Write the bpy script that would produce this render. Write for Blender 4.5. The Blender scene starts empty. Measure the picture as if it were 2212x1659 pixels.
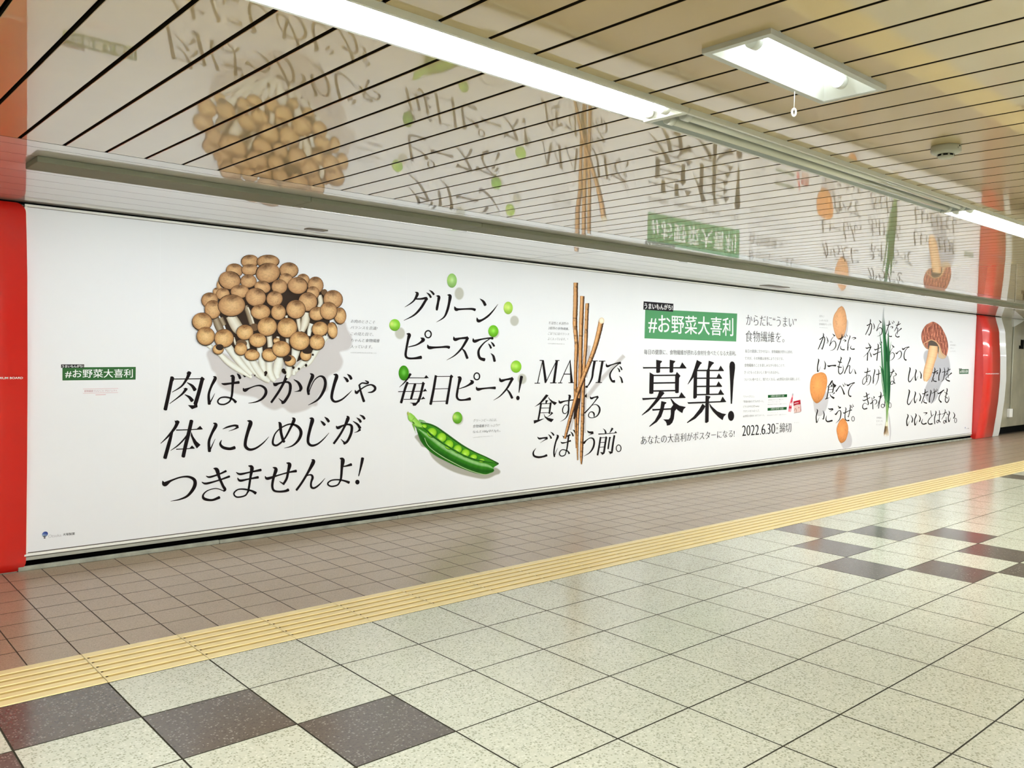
import bpy, bmesh, math, random
from mathutils import Vector, Matrix
from mathutils.geometry import tessellate_polygon

# ------------------------------------------------------------------ camera, world, exposure
S = 0.42                                   # metres per floor-tile unit
FPX, CAMU = 1811.53, (-2.48598, -8.73235, 3.36768)
YAW, PIT, ROL = 0.725954, -0.0393237, 0.0212837
PW, PH = 2212, 1659
_f = Vector((math.sin(YAW)*math.cos(PIT), math.cos(YAW)*math.cos(PIT), math.sin(PIT)))
_r0 = Vector((math.cos(YAW), -math.sin(YAW), 0)); _u0 = _r0.cross(_f)
_r = math.cos(ROL)*_r0 + math.sin(ROL)*_u0
_u = -math.sin(ROL)*_r0 + math.cos(ROL)*_u0
SC = bpy.context.scene
COL = SC.collection
cam = bpy.data.cameras.new('camera'); cam.sensor_width = 36; cam.sensor_fit = 'HORIZONTAL'
cam.lens = FPX/PW*36; cam.clip_start = 0.05; cam.clip_end = 200
camo = bpy.data.objects.new('camera', cam); COL.objects.link(camo)
_m = Matrix((_r, _u, -_f)).transposed().to_4x4(); _m.translation = Vector(CAMU)*S
camo.matrix_world = _m; SC.camera = camo
wd = bpy.data.worlds.new('world'); SC.world = wd; wd.use_nodes = True
wd.node_tree.nodes['Background'].inputs[0].default_value = (0.95, 0.93, 0.85, 1)
wd.node_tree.nodes['Background'].inputs[1].default_value = 0.25
SC.view_settings.view_transform = 'Standard'; SC.view_settings.look = 'None'
SC.view_settings.gamma = 1; SC.view_settings.use_curve_mapping = False
SC.view_settings.exposure = 0.26
SC.cycles.use_denoising = True
SC.cycles.max_bounces = 8; SC.cycles.diffuse_bounces = 5; SC.cycles.glossy_bounces = 5
SC.cycles.caustics_reflective = False; SC.cycles.caustics_refractive = False
WASH = 2.9                                # watts per metre of the poster light rail
TUBE = 80.0                                # radiance of the fluorescent tubes
random.seed(7)

# ------------------------------------------------------------------ measures of the place (tile units)
TA = 1.013414                              # tile length along the wall
WY, HC, CE, TW = 5.0435, 5.3614, 0.7946, 0.9690
ZT, ZB = 5.2923, 0.2690                    # poster top and bottom
XL, XR = 0.33, 36.22                       # poster left and right

def lin(c):
    o = []
    for v in c:
        v /= 255.0
        o.append(v/12.92 if v <= 0.04045 else ((v+0.055)/1.055)**2.4)
    return tuple(o)
def U(x, y, z): return Vector((x*S, y*S, z*S))

# ------------------------------------------------------------------ helpers
MATS = {}
def mat(name, c, rough=0.5, spec=0.5, coat=0.0, coat_rough=0.05, cior=1.5, metal=0.0, emit=0.0, mottle=0.0, mscale=8.0, bump=0.0, bscale=30.0, bstretch=None):
    if name in MATS: return MATS[name]
    m = bpy.data.materials.new(name); m.use_nodes = True; MATS[name] = m
    nt = m.node_tree; b = nt.nodes['Principled BSDF']
    b.inputs['Base Color'].default_value = (*c, 1); b.inputs['Roughness'].default_value = rough
    b.inputs['Specular IOR Level'].default_value = spec; b.inputs['Metallic'].default_value = metal
    b.inputs['Coat Weight'].default_value = coat; b.inputs['Coat Roughness'].default_value = coat_rough
    b.inputs['Coat IOR'].default_value = cior
    if emit:
        b.inputs['Emission Color'].default_value = (*c, 1); b.inputs['Emission Strength'].default_value = emit
    if mottle or bump:
        tc = nt.nodes.new('ShaderNodeTexCoord')
    if mottle:
        n = nt.nodes.new('ShaderNodeTexNoise'); n.inputs['Scale'].default_value = mscale; n.inputs['Detail'].default_value = 6
        nt.links.new(tc.outputs['Object'], n.inputs['Vector'])
        r = nt.nodes.new('ShaderNodeValToRGB'); nt.links.new(n.outputs['Fac'], r.inputs[0])
        r.color_ramp.elements[0].position = 0.3; r.color_ramp.elements[1].position = 0.7
        r.color_ramp.elements[0].color = (*[v*(1-mottle) for v in c], 1); r.color_ramp.elements[1].color = (*[min(1, v*(1+mottle*0.6)) for v in c], 1)
        nt.links.new(r.outputs[0], b.inputs['Base Color'])
    if bump:
        n = nt.nodes.new('ShaderNodeTexNoise'); n.inputs['Scale'].default_value = bscale; n.inputs['Detail'].default_value = 3
        v = tc.outputs['Object']
        if bstretch:
            mp = nt.nodes.new('ShaderNodeMapping'); mp.inputs['Scale'].default_value = bstretch
            nt.links.new(v, mp.inputs[0]); v = mp.outputs[0]
        nt.links.new(v, n.inputs['Vector'])
        bp = nt.nodes.new('ShaderNodeBump'); bp.inputs['Strength'].default_value = bump; bp.inputs['Distance'].default_value = 0.01
        nt.links.new(n.outputs['Fac'], bp.inputs['Height']); nt.links.new(bp.outputs[0], b.inputs['Normal'])
        if coat: nt.links.new(bp.outputs[0], b.inputs['Coat Normal'])
    return m

class MB:
    """collects faces, links them as one mesh object"""
    def __init__(s): s.v, s.f, s.mi, s.c, s.smooth = [], [], [], [], []
    def face(s, pts, mi=0, cols=None, smooth=False):
        i = len(s.v); s.v += [tuple(p) for p in pts]; s.f.append(tuple(range(i, i+len(pts)))); s.mi.append(mi); s.smooth.append(smooth)
        s.c += list(cols) if cols else [(1, 1, 1)]*len(pts)
    def box(s, a, b, mi=0):
        (x0, y0, z0), (x1, y1, z1) = a, b
        x0, x1 = sorted((x0, x1)); y0, y1 = sorted((y0, y1)); z0, z1 = sorted((z0, z1))
        p = [(x0,y0,z0),(x1,y0,z0),(x1,y1,z0),(x0,y1,z0),(x0,y0,z1),(x1,y0,z1),(x1,y1,z1),(x0,y1,z1)]
        for q in ((0,3,2,1),(4,5,6,7),(0,1,5,4),(1,2,6,5),(2,3,7,6),(3,0,4,7)): s.face([p[k] for k in q], mi)
    def tube(s, p0, p1, r, n=16, mi=0, caps=True):
        p0, p1 = Vector(p0), Vector(p1); d = (p1-p0).normalized()
        a = d.orthogonal().normalized(); b = d.cross(a)
        ring = [a*math.cos(2*math.pi*k/n)*r+b*math.sin(2*math.pi*k/n)*r for k in range(n)]
        for k in range(n):
            j = (k+1) % n
            s.face([p0+ring[k], p0+ring[j], p1+ring[j], p1+ring[k]], mi, smooth=True)
        if caps:
            s.face([p0+v for v in reversed(ring)], mi); s.face([p1+v for v in ring], mi)
    def lathe(s, prof, c, n=40, mi=0):
        for (r0, z0), (r1, z1) in zip(prof[:-1], prof[1:]):
            for k in range(n):
                a0, a1 = 2*math.pi*k/n, 2*math.pi*(k+1)/n
                q = [(c[0]+r0*math.cos(a0), c[1]+r0*math.sin(a0), c[2]+z0), (c[0]+r0*math.cos(a1), c[1]+r0*math.sin(a1), c[2]+z0),
                     (c[0]+r1*math.cos(a1), c[1]+r1*math.sin(a1), c[2]+z1), (c[0]+r1*math.cos(a0), c[1]+r1*math.sin(a0), c[2]+z1)]
                if r0 < 1e-6: q = [q[0], q[2], q[3]]
                elif r1 < 1e-6: q = [q[0], q[1], q[2]]
                s.face(q, mi, smooth=True)
    def build(s, name, mats, parent=None, color=False, merge=0.00002):
        me = bpy.data.meshes.new(name); me.from_pydata(s.v, [], s.f)
        for m in (mats if isinstance(mats, (list, tuple)) else [mats]): me.materials.append(m)
        me.polygons.foreach_set('material_index', s.mi); me.polygons.foreach_set('use_smooth', s.smooth)
        if color:
            at = me.color_attributes.new('ink', 'FLOAT_COLOR', 'POINT')
            at.data.foreach_set('color', [x for c in s.c for x in (c[0], c[1], c[2], 1.0)])
        elif merge:
            bm = bmesh.new(); bm.from_mesh(me); bmesh.ops.remove_doubles(bm, verts=bm.verts, dist=merge); bm.to_mesh(me); bm.free()
        me.update()
        o = bpy.data.objects.new(name, me); COL.objects.link(o)
        if parent is not None: o.parent = parent
        return o
def tag(o, label=None, cat=None, group=None, kind=None):
    if label: o['label'] = label
    if cat: o['category'] = cat
    if group: o['group'] = group
    if kind: o['kind'] = kind
    return o
def empty(name, loc=(0, 0, 0)):
    o = bpy.data.objects.new(name, None); COL.objects.link(o); o.location = loc; o.empty_display_size = 0.1
    return o
def copy_tree(o, parent=None):
    c = o.copy(); COL.objects.link(c); c.parent = parent
    for ch in list(o.children): copy_tree(ch, c)
    return c
def bevel(o, w=0.002, seg=2):
    md = o.modifiers.new('bevel', 'BEVEL'); md.width = w; md.segments = seg; md.limit_method = 'ANGLE'; return o

# ------------------------------------------------------------------ materials
def terrazzo(name, base, dark, light, rough, scale=95, thr=0.2, tint=None):
    m = bpy.data.materials.new(name); m.use_nodes = True; nt = m.node_tree; b = nt.nodes['Principled BSDF']; L = nt.links.new
    tc = nt.nodes.new('ShaderNodeTexCoord')
    n1 = nt.nodes.new('ShaderNodeTexNoise'); n1.inputs['Scale'].default_value = 40; n1.inputs['Detail'].default_value = 2
    L(tc.outputs['Object'], n1.inputs['Vector'])
    mx = nt.nodes.new('ShaderNodeMixRGB'); mx.inputs[0].default_value = 0.012
    L(tc.outputs['Object'], mx.inputs[1]); L(n1.outputs['Color'], mx.inputs[2])
    vo = nt.nodes.new('ShaderNodeTexVoronoi'); vo.inputs['Scale'].default_value = scale; L(mx.outputs[0], vo.inputs['Vector'])
    sep = nt.nodes.new('ShaderNodeSeparateColor'); L(vo.outputs['Color'], sep.inputs[0])
    r = nt.nodes.new('ShaderNodeValToRGB'); r.color_ramp.interpolation = 'CONSTANT'; L(sep.outputs[0], r.inputs[0])
    e = r.color_ramp.elements; e[0].position = 0; e[0].color = (*dark, 1); e[1].position = thr; e[1].color = (*base, 1)
    e2 = e.new(0.62); e2.color = (*[v*0.9 for v in base], 1); e3 = e.new(0.82); e3.color = (*light, 1)
    # chips smaller than their cells
    dr = nt.nodes.new('ShaderNodeMath'); dr.operation = 'LESS_THAN'; dr.inputs[1].default_value = 0.47; L(vo.outputs['Distance'], dr.inputs[0])
    m1 = nt.nodes.new('ShaderNodeMixRGB'); L(dr.outputs[0], m1.inputs[0]); m1.inputs[1].default_value = (*base, 1); L(r.outputs[0], m1.inputs[2])
    n2 = nt.nodes.new('ShaderNodeTexNoise'); n2.inputs['Scale'].default_value = 1.3; n2.inputs['Detail'].default_value = 5; L(tc.outputs['Object'], n2.inputs['Vector'])
    r2 = nt.nodes.new('ShaderNodeValToRGB'); L(n2.outputs['Fac'], r2.inputs[0])
    r2.color_ramp.elements[0].color = (0.86, 0.86, 0.86, 1); r2.color_ramp.elements[1].color = (1.06, 1.06, 1.06, 1)
    m2 = nt.nodes.new('ShaderNodeMixRGB'); m2.blend_type = 'MULTIPLY'; m2.inputs[0].default_value = 1; L(m1.outputs[0], m2.inputs[1]); L(r2.outputs[0], m2.inputs[2])
    L(m2.outputs[0], b.inputs['Base Color'])
    b.inputs['Roughness'].default_value = rough; b.inputs['Specular IOR Level'].default_value = 0.5
    n3 = nt.nodes.new('ShaderNodeTexNoise'); n3.inputs['Scale'].default_value = 120; L(tc.outputs['Object'], n3.inputs['Vector'])
    bp = nt.nodes.new('ShaderNodeBump'); bp.inputs['Strength'].default_value = 0.06; bp.inputs['Distance'].default_value = 0.002
    L(n3.outputs['Fac'], bp.inputs['Height']); L(bp.outputs[0], b.inputs['Normal'])
    return m
M_LIGHT = terrazzo('pale_terrazzo', (0.56, 0.565, 0.465), (0.345, 0.35, 0.265), (0.66, 0.665, 0.57), 0.17, 110, 0.34)
M_DARK = terrazzo('dark_terrazzo', (0.095, 0.078, 0.066), (0.066, 0.055, 0.048), (0.21, 0.19, 0.165), 0.16, 120, 0.3)
M_BROWN = terrazzo('brown_tile', (0.35, 0.262, 0.178), (0.27, 0.20, 0.135), (0.40, 0.305, 0.215), 0.26, 200, 0.25)
M_GROUT = mat('grout', (0.032, 0.029, 0.018), 0.9, 0.2)
M_GROUT2 = mat('brown_grout', (0.055, 0.04, 0.026), 0.9, 0.2)
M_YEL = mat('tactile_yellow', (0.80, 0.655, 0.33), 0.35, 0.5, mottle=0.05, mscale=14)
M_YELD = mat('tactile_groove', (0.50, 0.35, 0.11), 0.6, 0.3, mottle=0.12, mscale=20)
M_DIRT = mat('grime', (0.09, 0.065, 0.03), 0.9, 0.2)
M_CEIL = mat('beige_enamel', (0.47, 0.345, 0.15), 0.35, 0.4, coat=1.0, coat_rough=0.03, cior=2.0, mottle=0.08, mscale=1.6, bump=0.011, bscale=1.6, bstretch=(1.0, 0.5, 1))
M_GAP = mat('slat_gap', (0.018, 0.012, 0.006), 0.9, 0.1)
M_SOF = mat('white_enamel', (0.62, 0.615, 0.58), 0.3, 0.5, coat=1.0, coat_rough=0.02, cior=2.1, bump=0.008, bscale=2.0)
M_SOFJ = mat('soffit_groove', (0.10, 0.095, 0.085), 0.8, 0.2)
M_BAR = mat('grey_green_rail', (0.24, 0.245, 0.19), 0.7, 0.12, mottle=0.06, mscale=3)
M_BLK = mat('black_void', (0.004, 0.004, 0.004), 0.95, 0.05)
M_WALL = mat('glossy_wall_tile', (0.34, 0.32, 0.235), 0.25, 0.5, coat=0.7, coat_rough=0.04, mottle=0.22, mscale=1.8, bump=0.06, bscale=3)
M_CURB = mat('concrete', (0.33, 0.34, 0.28), 0.8, 0.3, mottle=0.3, mscale=9, bump=0.3, bscale=60)
M_TRIM = mat('white_trim', (0.85, 0.85, 0.80), 0.4, 0.5, mottle=0.04, mscale=12)
M_ALU = mat('aluminium_rail', (0.42, 0.43, 0.38), 0.4, 0.5, metal=0.2, mottle=0.08, mscale=10)
M_SHADE = mat('brown_groove', (0.12, 0.10, 0.085), 0.7, 0.3)
M_RED = mat('red_enamel', (0.62, 0.013, 0.008), 0.28, 0.5, coat=0.7, coat_rough=0.05)
M_WHITEP = mat('white_panel', (0.62, 0.63, 0.61), 0.3, 0.5, coat=0.5, coat_rough=0.05)
M_FIX = mat('fixture_white', (0.66, 0.67, 0.62), 0.4, 0.5)
M_REFLSH = mat('reflector_shade_grey', (0.33, 0.36, 0.35), 0.45, 0.5)
M_REFL = mat('reflector_white', (0.85, 0.86, 0.82), 0.35, 0.5)
M_TUBE = mat('lit_tube', (0.97, 1.0, 0.985), 0.4, 0.3, emit=TUBE)
M_TUBEOFF = mat('unlit_tube', (0.70, 0.70, 0.60), 0.15, 0.5)
M_TUBEB = mat('lit_cool_tube', (0.86, 0.94, 1.0), 0.4, 0.3, emit=9.0)
M_FIXB = mat('lamp_frame', (0.52, 0.53, 0.50), 0.45, 0.5)
M_PLAS = mat('off_white_plastic', (0.40, 0.40, 0.32), 0.4, 0.5)
M_GLOW = mat('glow_line', (0.97, 0.98, 1.0), 0.4, 0.3, emit=1.6)
M_CORD = mat('white_plastic', (0.85, 0.85, 0.83), 0.4, 0.5)
PAPER = (0.80, 0.815, 0.845)
# printed paper: one ink attribute, faint paper waves
def paper_mat(name, attr, bump):
    m = bpy.data.materials.new(name); m.use_nodes = True; nt = m.node_tree; b = nt.nodes['Principled BSDF']
    b.inputs['Roughness'].default_value = 0.6 if attr else 0.45; b.inputs['Specular IOR Level'].default_value = 0.08 if attr else 0.3
    if attr:
        a = nt.nodes.new('ShaderNodeAttribute'); a.attribute_name = 'ink'; nt.links.new(a.outputs['Color'], b.inputs['Base Color'])
    else: b.inputs['Base Color'].default_value = (*PAPER, 1)
    if bump:
        tc = nt.nodes.new('ShaderNodeTexCoord'); mp = nt.nodes.new('ShaderNodeMapping'); mp.inputs['Scale'].default_value = (1, 1, 0.6)
        n = nt.nodes.new('ShaderNodeTexNoise'); n.inputs['Scale'].default_value = 4.5; n.inputs['Detail'].default_value = 3; n.inputs['Distortion'].default_value = 0.6
        nt.links.new(tc.outputs['Object'], mp.inputs[0]); nt.links.new(mp.outputs[0], n.inputs['Vector'])
        bp = nt.nodes.new('ShaderNodeBump'); bp.inputs['Strength'].default_value = bump; bp.inputs['Distance'].default_value = 0.01
        nt.links.new(n.outputs['Fac'], bp.inputs['Height']); nt.links.new(bp.outputs[0], b.inputs['Normal'])
    return m
M_PAPER = paper_mat('poster_paper', False, 0.12)
M_INK = paper_mat('poster_ink', True, 0.12)

# ------------------------------------------------------------------ floor
def tile(mb, x0, x1, y0, y1, g, mi, tilt=0.0006, gm=3):
    d = 0.003
    h = [random.uniform(-tilt, tilt)*0.5 for _ in range(4)]
    a = [(x0*S+g, y0*S+g), (x1*S-g, y0*S+g), (x1*S-g, y1*S-g), (x0*S+g, y1*S-g)]
    t = [(p[0], p[1], k) for p, k in zip(a, h)]
    e = g*.85; b = [(x0*S+e, y0*S+e, -d), (x1*S-e, y0*S+e, -d), (x1*S-e, y1*S-e, -d), (x0*S+e, y1*S-e, -d)]
    mb.face(t, mi)
    for k in range(4):
        j = (k+1) % 4; mb.face([b[k], b[j], t[j], t[k]], gm)
FX0, FX1, FYB = -12, 50, -17
fl = MB()
dark = set()
for c in (-14, -1, 12, 24, 37):
    for (i, j) in ((0,0),(-1,1),(1,1),(-2,2),(2,2),(-1,3),(1,3),(0,4)): dark.add((c+i, j))
for i in range(FX0, FX1):
    for j in range(0, -FYB):
        tile(fl, i*TA, (i+1)*TA, -j-1, -j, 0.0034, 1 if (i, j) in dark else 0)
BP = (WY-TW)/8
for i in range(FX0*2, FX1*2):
    for j in range(8):
        tile(fl, i*TA/2, (i+1)*TA/2, TW+j*BP, TW+(j+1)*BP, 0.0028, 2, 0.0004, 4)
fl.face([U(FX0*TA, FYB, -.006), U(FX1*TA, FYB, -.006), U(FX1*TA, TW, -.006), U(FX0*TA, TW, -.006)], 3)
fl.face([U(FX0*TA, TW, -.005), U(FX1*TA, TW, -.005), U(FX1*TA, WY+.4, -.005), U(FX0*TA, WY+.4, -.005)], 4)
tag(fl.build('floor', [M_LIGHT, M_DARK, M_BROWN, M_GROUT, M_GROUT2], merge=0), kind='structure')
# yellow guiding strip: ribbed tiles end to end
ts = MB()
NR = 6; rw = TW*S/NR
for i in range(FX0, FX1):
    x0, x1 = i*TA*S+0.0015, (i+1)*TA*S-0.0015
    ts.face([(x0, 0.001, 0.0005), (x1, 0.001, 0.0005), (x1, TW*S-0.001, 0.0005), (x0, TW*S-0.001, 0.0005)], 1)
    ts.face([(x0, 0.001, -.004), (x0, TW*S-.001, -.004), (x0, TW*S-.001, .0005), (x0, .001, .0005)], 0)
    for k in range(NR):
        ya, yb = k*rw+(0.0115 if k else 0.001), (k+1)*rw-(0.0115 if k < NR-1 else 0.001)
        e, h, b = 0.0, 0.0035, 0.004
        p = [(x0+e, ya, .0006), (x1-e, ya, .0006), (x1-e, yb, .0006), (x0+e, yb, .0006)]
        t = [(x0+e, ya+b, h), (x1-e, ya+b, h), (x1-e, yb-b, h), (x0+e, yb-b, h)]
        ts.face(t, 0)
        for q in range(4): w = (q+1) % 4; ts.face([p[q], p[w], t[w], t[q]], 0)
        if k:                               # closed groove ends gather grime beside every joint
            yy = k*rw; xx = x0+0.012
            ts.face([(xx+.010*math.cos(a)-.002, yy+.0075*math.sin(a), .0012) for a in [2*math.pi*q/8 for q in range(8)]], 2)
            ts.face([(x0, yy-.012, .0034), (x0+.007, yy-.012, .0034), (x0+.007, yy+.012, .0034), (x0, yy+.012, .0034)], 0)
tag(ts.build('tactile_paving', [M_YEL, M_YELD, M_DIRT], merge=0), 'yellow ribbed tactile guiding strip laid between the brown tiles and the pale floor tiles', 'tactile paving')

# ------------------------------------------------------------------ ceiling
SP = 0.39950; SX0 = -0.608
cm = MB()
HOLES = [(-9.05, 45.7, -4.50, -4.07), (-8.0, 43.6, -13.415, -12.985), (2.14, 3.59, -5.83, -5.42)]   # lamp openings
def slat(xa, xb, x0, x1, y0, y1):
    z = HC*S; e = 0.002; a, b = max(x0, xa+e), min(x1, xb-e)
    if b > a: cm.face([(a, y0, z), (a, y1, z), (b, y1, z), (b, y0, z)], 0)
    if x0 <= xa:
        cm.face([(xa, y0, z+.012), (xa, y1, z+.012), (xa+e*.3, y1, z+e*.5), (xa+e*.3, y0, z+e*.5)], 1)
        cm.face([(xa+e*.3, y0, z+e*.5), (xa+e*.3, y1, z+e*.5), (xa+e, y1, z), (xa+e, y0, z)], 0)
    if x1 >= xb:
        cm.face([(xb-e, y0, z), (xb-e, y1, z), (xb-e*.3, y1, z+e*.5), (xb-e*.3, y0, z+e*.5)], 0)
        cm.face([(xb-e*.3, y0, z+e*.5), (xb-e*.3, y1, z+e*.5), (xb, y1, z+.012), (xb, y0, z+.012)], 1)
for k in range(-32, 124):
    xa, xb = (SX0+k*SP)*S+0.0062, (SX0+(k+1)*SP)*S-0.0062
    pieces = [(xa, xb, FYB*S, CE*S-0.006)]
    for h in HOLES:
        hx0, hx1, hy0, hy1 = [v*S for v in h]; out = []
        for (x0, x1, y0, y1) in pieces:
            if hx1 <= x0 or hx0 >= x1 or hy1 <= y0 or hy0 >= y1: out.append((x0, x1, y0, y1)); continue
            if y0 < hy0: out.append((x0, x1, y0, hy0))
            if y1 > hy1: out.append((x0, x1, hy1, y1))
            if x0 < hx0: out.append((x0, hx0, max(y0, hy0), min(y1, hy1)))
            if x1 > hx1: out.append((hx1, x1, max(y0, hy0), min(y1, hy1)))
        pieces = out
    for q in pieces: slat(xa, xb, *q)
CX0, CX1 = -13.0*S, 49.0*S
cm.face([(CX0, FYB*S, HC*S+.10), (CX0, WY*S+.3, HC*S+.10), (CX1, WY*S+.3, HC*S+.10), (CX1, FYB*S, HC*S+.10)], 1)
tag(cm.build('ceiling', [M_CEIL, M_GAP], merge=0), kind='structure')
# white soffit boards between ceiling and wall
so = MB()
ys = [CE]+[1.08+0.492*k for k in range(9)]
ys = [y for y in ys if y < WY+.05]+[WY+.04]
xs = [-13, -9.2, 9.78, 23.8, 37.8, 49]
for xa, xb in zip(xs[:-1], xs[1:]):
    for ya, yb in zip(ys[:-1], ys[1:]):
        z = HC*S
        a = (xa*S+.0035, ya*S+.0022, xb*S-.0035, yb*S-.0022)
        so.face([(a[0], a[1], z), (a[0], a[3], z), (a[2], a[3], z), (a[2], a[1], z)], 0)
        so.face([(xa*S, ya*S, z+.002), (xb*S, ya*S, z+.002), (a[2], a[1], z), (a[0], a[1], z)], 1)
        so.face([(a[0], a[3], z), (a[2], a[3], z), (xb*S, yb*S, z+.002), (xa*S, yb*S, z+.002)], 1)
        so.face([(a[2], a[1], z), (a[2], a[3], z), (xb*S, yb*S, z+.002), (xb*S, ya*S, z+.002)], 1)
        so.face([(xa*S, ya*S, z+.002), (xa*S, yb*S, z+.002), (a[0], a[3], z), (a[0], a[1], z)], 1)
tag(so.build('trim_1', [M_SOF, M_SOFJ], merge=0), kind='structure')
# the rail is the board's own light: a closed housing whose strip shines on the poster, away from the passage
rail = empty('poster_light_rail', U(18, 1.78, HC)); tag(rail, 'long grey-green metal light rail running under the white soffit above the poster', 'light rail')
bx = [-0.30, 2.95, 5.9, 11.8, 17.7, 23.6, 29.5, 35.4, 41.0]
for a, b in zip(bx[:-1], bx[1:]):
    bb = MB(); bb.box(U(a, 1.50, HC-.066)+Vector((.001, 0, 0)), U(b, 2.06, HC-.0005)-Vector((.001, 0, 0)))
    o = bb.build('housing', M_BAR); o.parent = rail; o.matrix_parent_inverse = Matrix.Translation(-rail.location); bevel(o, .004)
    if a > 2:
        db = MB(); db.box(U(a+.15, 2.06, HC-.064)+Vector((0, .0002, 0)), U(b-.15, 2.075, HC-.052)); o = db.build('glow_edge', M_GLOW); o.parent = rail; o.matrix_parent_inverse = Matrix.Translation(-rail.location)  # glowing strip added to imitate a bright line along the rail
    L = bpy.data.lights.new('light_strip', 'AREA'); L.shape = 'RECTANGLE'; L.size = (b-a)*S-.02; L.size_y = .018
    L.energy = WASH*(b-a)*S; L.color = (0.86, 0.93, 1.0); L.spread = math.radians(125)
    lo = bpy.data.objects.new('light_strip', L); COL.objects.link(lo)
    lo.location = U((a+b)/2, 2.06, HC-.036)+Vector((0, .012, 0)); lo.rotation_euler = (math.radians(90-38), 0, 0)
    lo.parent = rail; lo.matrix_parent_inverse = Matrix.Translation(-rail.location)
bb = MB(); bb.box(U(41.0, 1.50, HC-.066)+Vector((.001, 0, 0)), U(48, 2.06, HC-.0005))
o = bb.build('housing', M_BAR); o.parent = rail; o.matrix_parent_inverse = Matrix.Translation(-rail.location); bevel(o, .004)

# ------------------------------------------------------------------ walls
wb = MB()
wb.box(U(38.3, WY+.06, .335), U(49, WY+.5, HC+.02))
wb.box(U(-13, WY+.06, .147), U(38.3, WY+.5, HC+.02))
tag(wb.build('wall_back', M_WALL), kind='structure')
bs = MB()  # black baseboard, and black boxes painting shade into the board's gaps
bs.box(U(38.3, WY+.22, 0), U(49, WY+.3, .34)); bs.box(U(-13, WY+.30, 0), U(38.3, WY+.34, .16)); bs.box(U(-13, WY+.05, -.003), U(38.3, WY+.34, .003)); bs.box(U(-13, WY+.018, 5.325), U(39.2, WY+.058, HC-.0005))
tag(bs.build('baseboard_gap_shade', M_BLK), kind='structure')
cu = MB(); x = -13.0
while x < 38.2:
    w = random.choice([2.4, 3.0, 3.6]); x2 = min(38.2, x+w)
    cu.box(U(x, WY-.005+random.uniform(-.006, .006), -.003)+Vector((.001, 0, 0)), U(x2, WY+.045, .065+random.uniform(-.004, .004))-Vector((.001, 0, 0))); x = x2
c = cu.build('trim_2', M_CURB); bevel(c, .006); tag(c, kind='structure')
ow = MB(); ow.box(U(-13, FYB-.3, 0), U(49, FYB, HC)); tag(ow.build('wall_front', M_WALL), kind='structure')
lw = MB(); lw.box(U(-13.3, FYB, 0), U(-13, WY+.5, HC)); tag(lw.build('wall_left', M_WALL), kind='structure')
rw_ = MB(); rw_.box(U(49, FYB, 0), U(49.3, WY+.5, HC)); tag(rw_.build('wall_right', M_WALL), kind='structure')

# ------------------------------------------------------------------ billboard
board = empty('billboard', U((XL+XR)/2, WY, 0))
tag(board, 'wall-long white poster board of vegetables and black Japanese headlines between two red panels', 'billboard')
BO = board.location.copy()
def local(o):                       # geometry is made in world measures; keep it there under the board
    o.matrix_parent_inverse = Matrix.Translation(-BO); return o
def bpart(mb, name, m, parent=board, **k):
    o = mb.build(name, m, **k); o.parent = parent
    if parent is board: local(o)
    return o
pm = MB()
SE = [XL]+[2.2+2.355*k for k in range(15)]+[XR]
SE = [v for v in SE if v < XR-.3]+[XR]
pm.box(U(XL, WY, ZB), U(XR, WY+.05, ZT))
poster = bpart(pm, 'poster', M_PAPER, merge=0)
POSTER_PARENT = poster
fm = MB()
fm.box(U(XL-.03, WY-.004, 5.300), U(XR, WY+.017, 5.334)); local(fm.build('top_trim', M_TRIM, board))
fm = MB(); fm.box(U(XL-.03, WY+.003, 5.285), U(XR, WY+.05, 5.305)); local(fm.build('top_groove', M_SHADE, board))
fm = MB(); fm.box(U(XL-.035, WY-.004, ZB-.01), U(XL, WY+.05, 5.296)); local(fm.build('side_trim', M_TRIM, board))
fm = MB(); fm.box(U(XR, WY-.003, ZB-.01), U(XR+.05, WY+.05, 5.296)); local(fm.build('side_trim', M_TRIM, board))
fm = MB(); fm.box(U(XL-.05, WY+.012, .20), U(XR+.05, WY+.05, .272)); local(fm.build('bottom_groove', M_SHADE, board))
fm = MB(); fm.box(U(XL-.05, WY-.012, .213), U(XR+.05, WY+.05, .252)); o = local(fm.build('bottom_trim', M_TRIM, board)); bevel(o, .002)
fm = MB()
x = XL-.05
while x < XR:
    x2 = min(XR+.05, x+7.2); fm.box(U(x, WY+.005, .148)+Vector((.0006, 0, 0)), U(x2, WY+.06, .197)-Vector((.0006, 0, 0))); x = x2
o = local(fm.build('bottom_rail', M_ALU, board)); bevel(o, .002)

# ------------------------------------------------------------------ print shop: shapes measured on the poster sheet
CAMW = Vector(CAMU)*S
def sheet(px, py):
    """where a measured mark lies on the flat poster (metres along the wall, metres up)"""
    d = (px-PW/2)/FPX*_r-(py-PH/2)/FPX*_u+_f
    t = (WY*S-CAMW.y)/d.y
    p = CAMW+d*t
    return (p.x, p.z)
class Frame:
    def __init__(s, x0, y0, k): s.x0, s.y0, s.k = x0, y0, k
    def __call__(s, x, y): return (s.x0+x/s.k, s.y0+y/s.k)
FA, FB, FC = Frame(340, 780, 4.424), Frame(840, 590, 6.9125), Frame(840, 770, 6.9125)
FD, FE, FF = Frame(1130, 740, 9.2167), Frame(1130, 850, 9.2167), Frame(1360, 760, 9.2167)
FG, FH = Frame(1740, 640, 9.2167), Frame(1740, 800, 9.2167)
FI, FJ = Frame(1912, 780, 7.3733), Frame(1912, 600, 7.3733)
FM = Frame(400, 540, 6.1444); FP = Frame(860, 870, 9.2167)
FS = Frame(1360, 640, 9.2167); FT = Frame(1360, 880, 9.2167)
FU_, FV = Frame(1580, 680, 11.06), Frame(1580, 820, 11.06)
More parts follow.
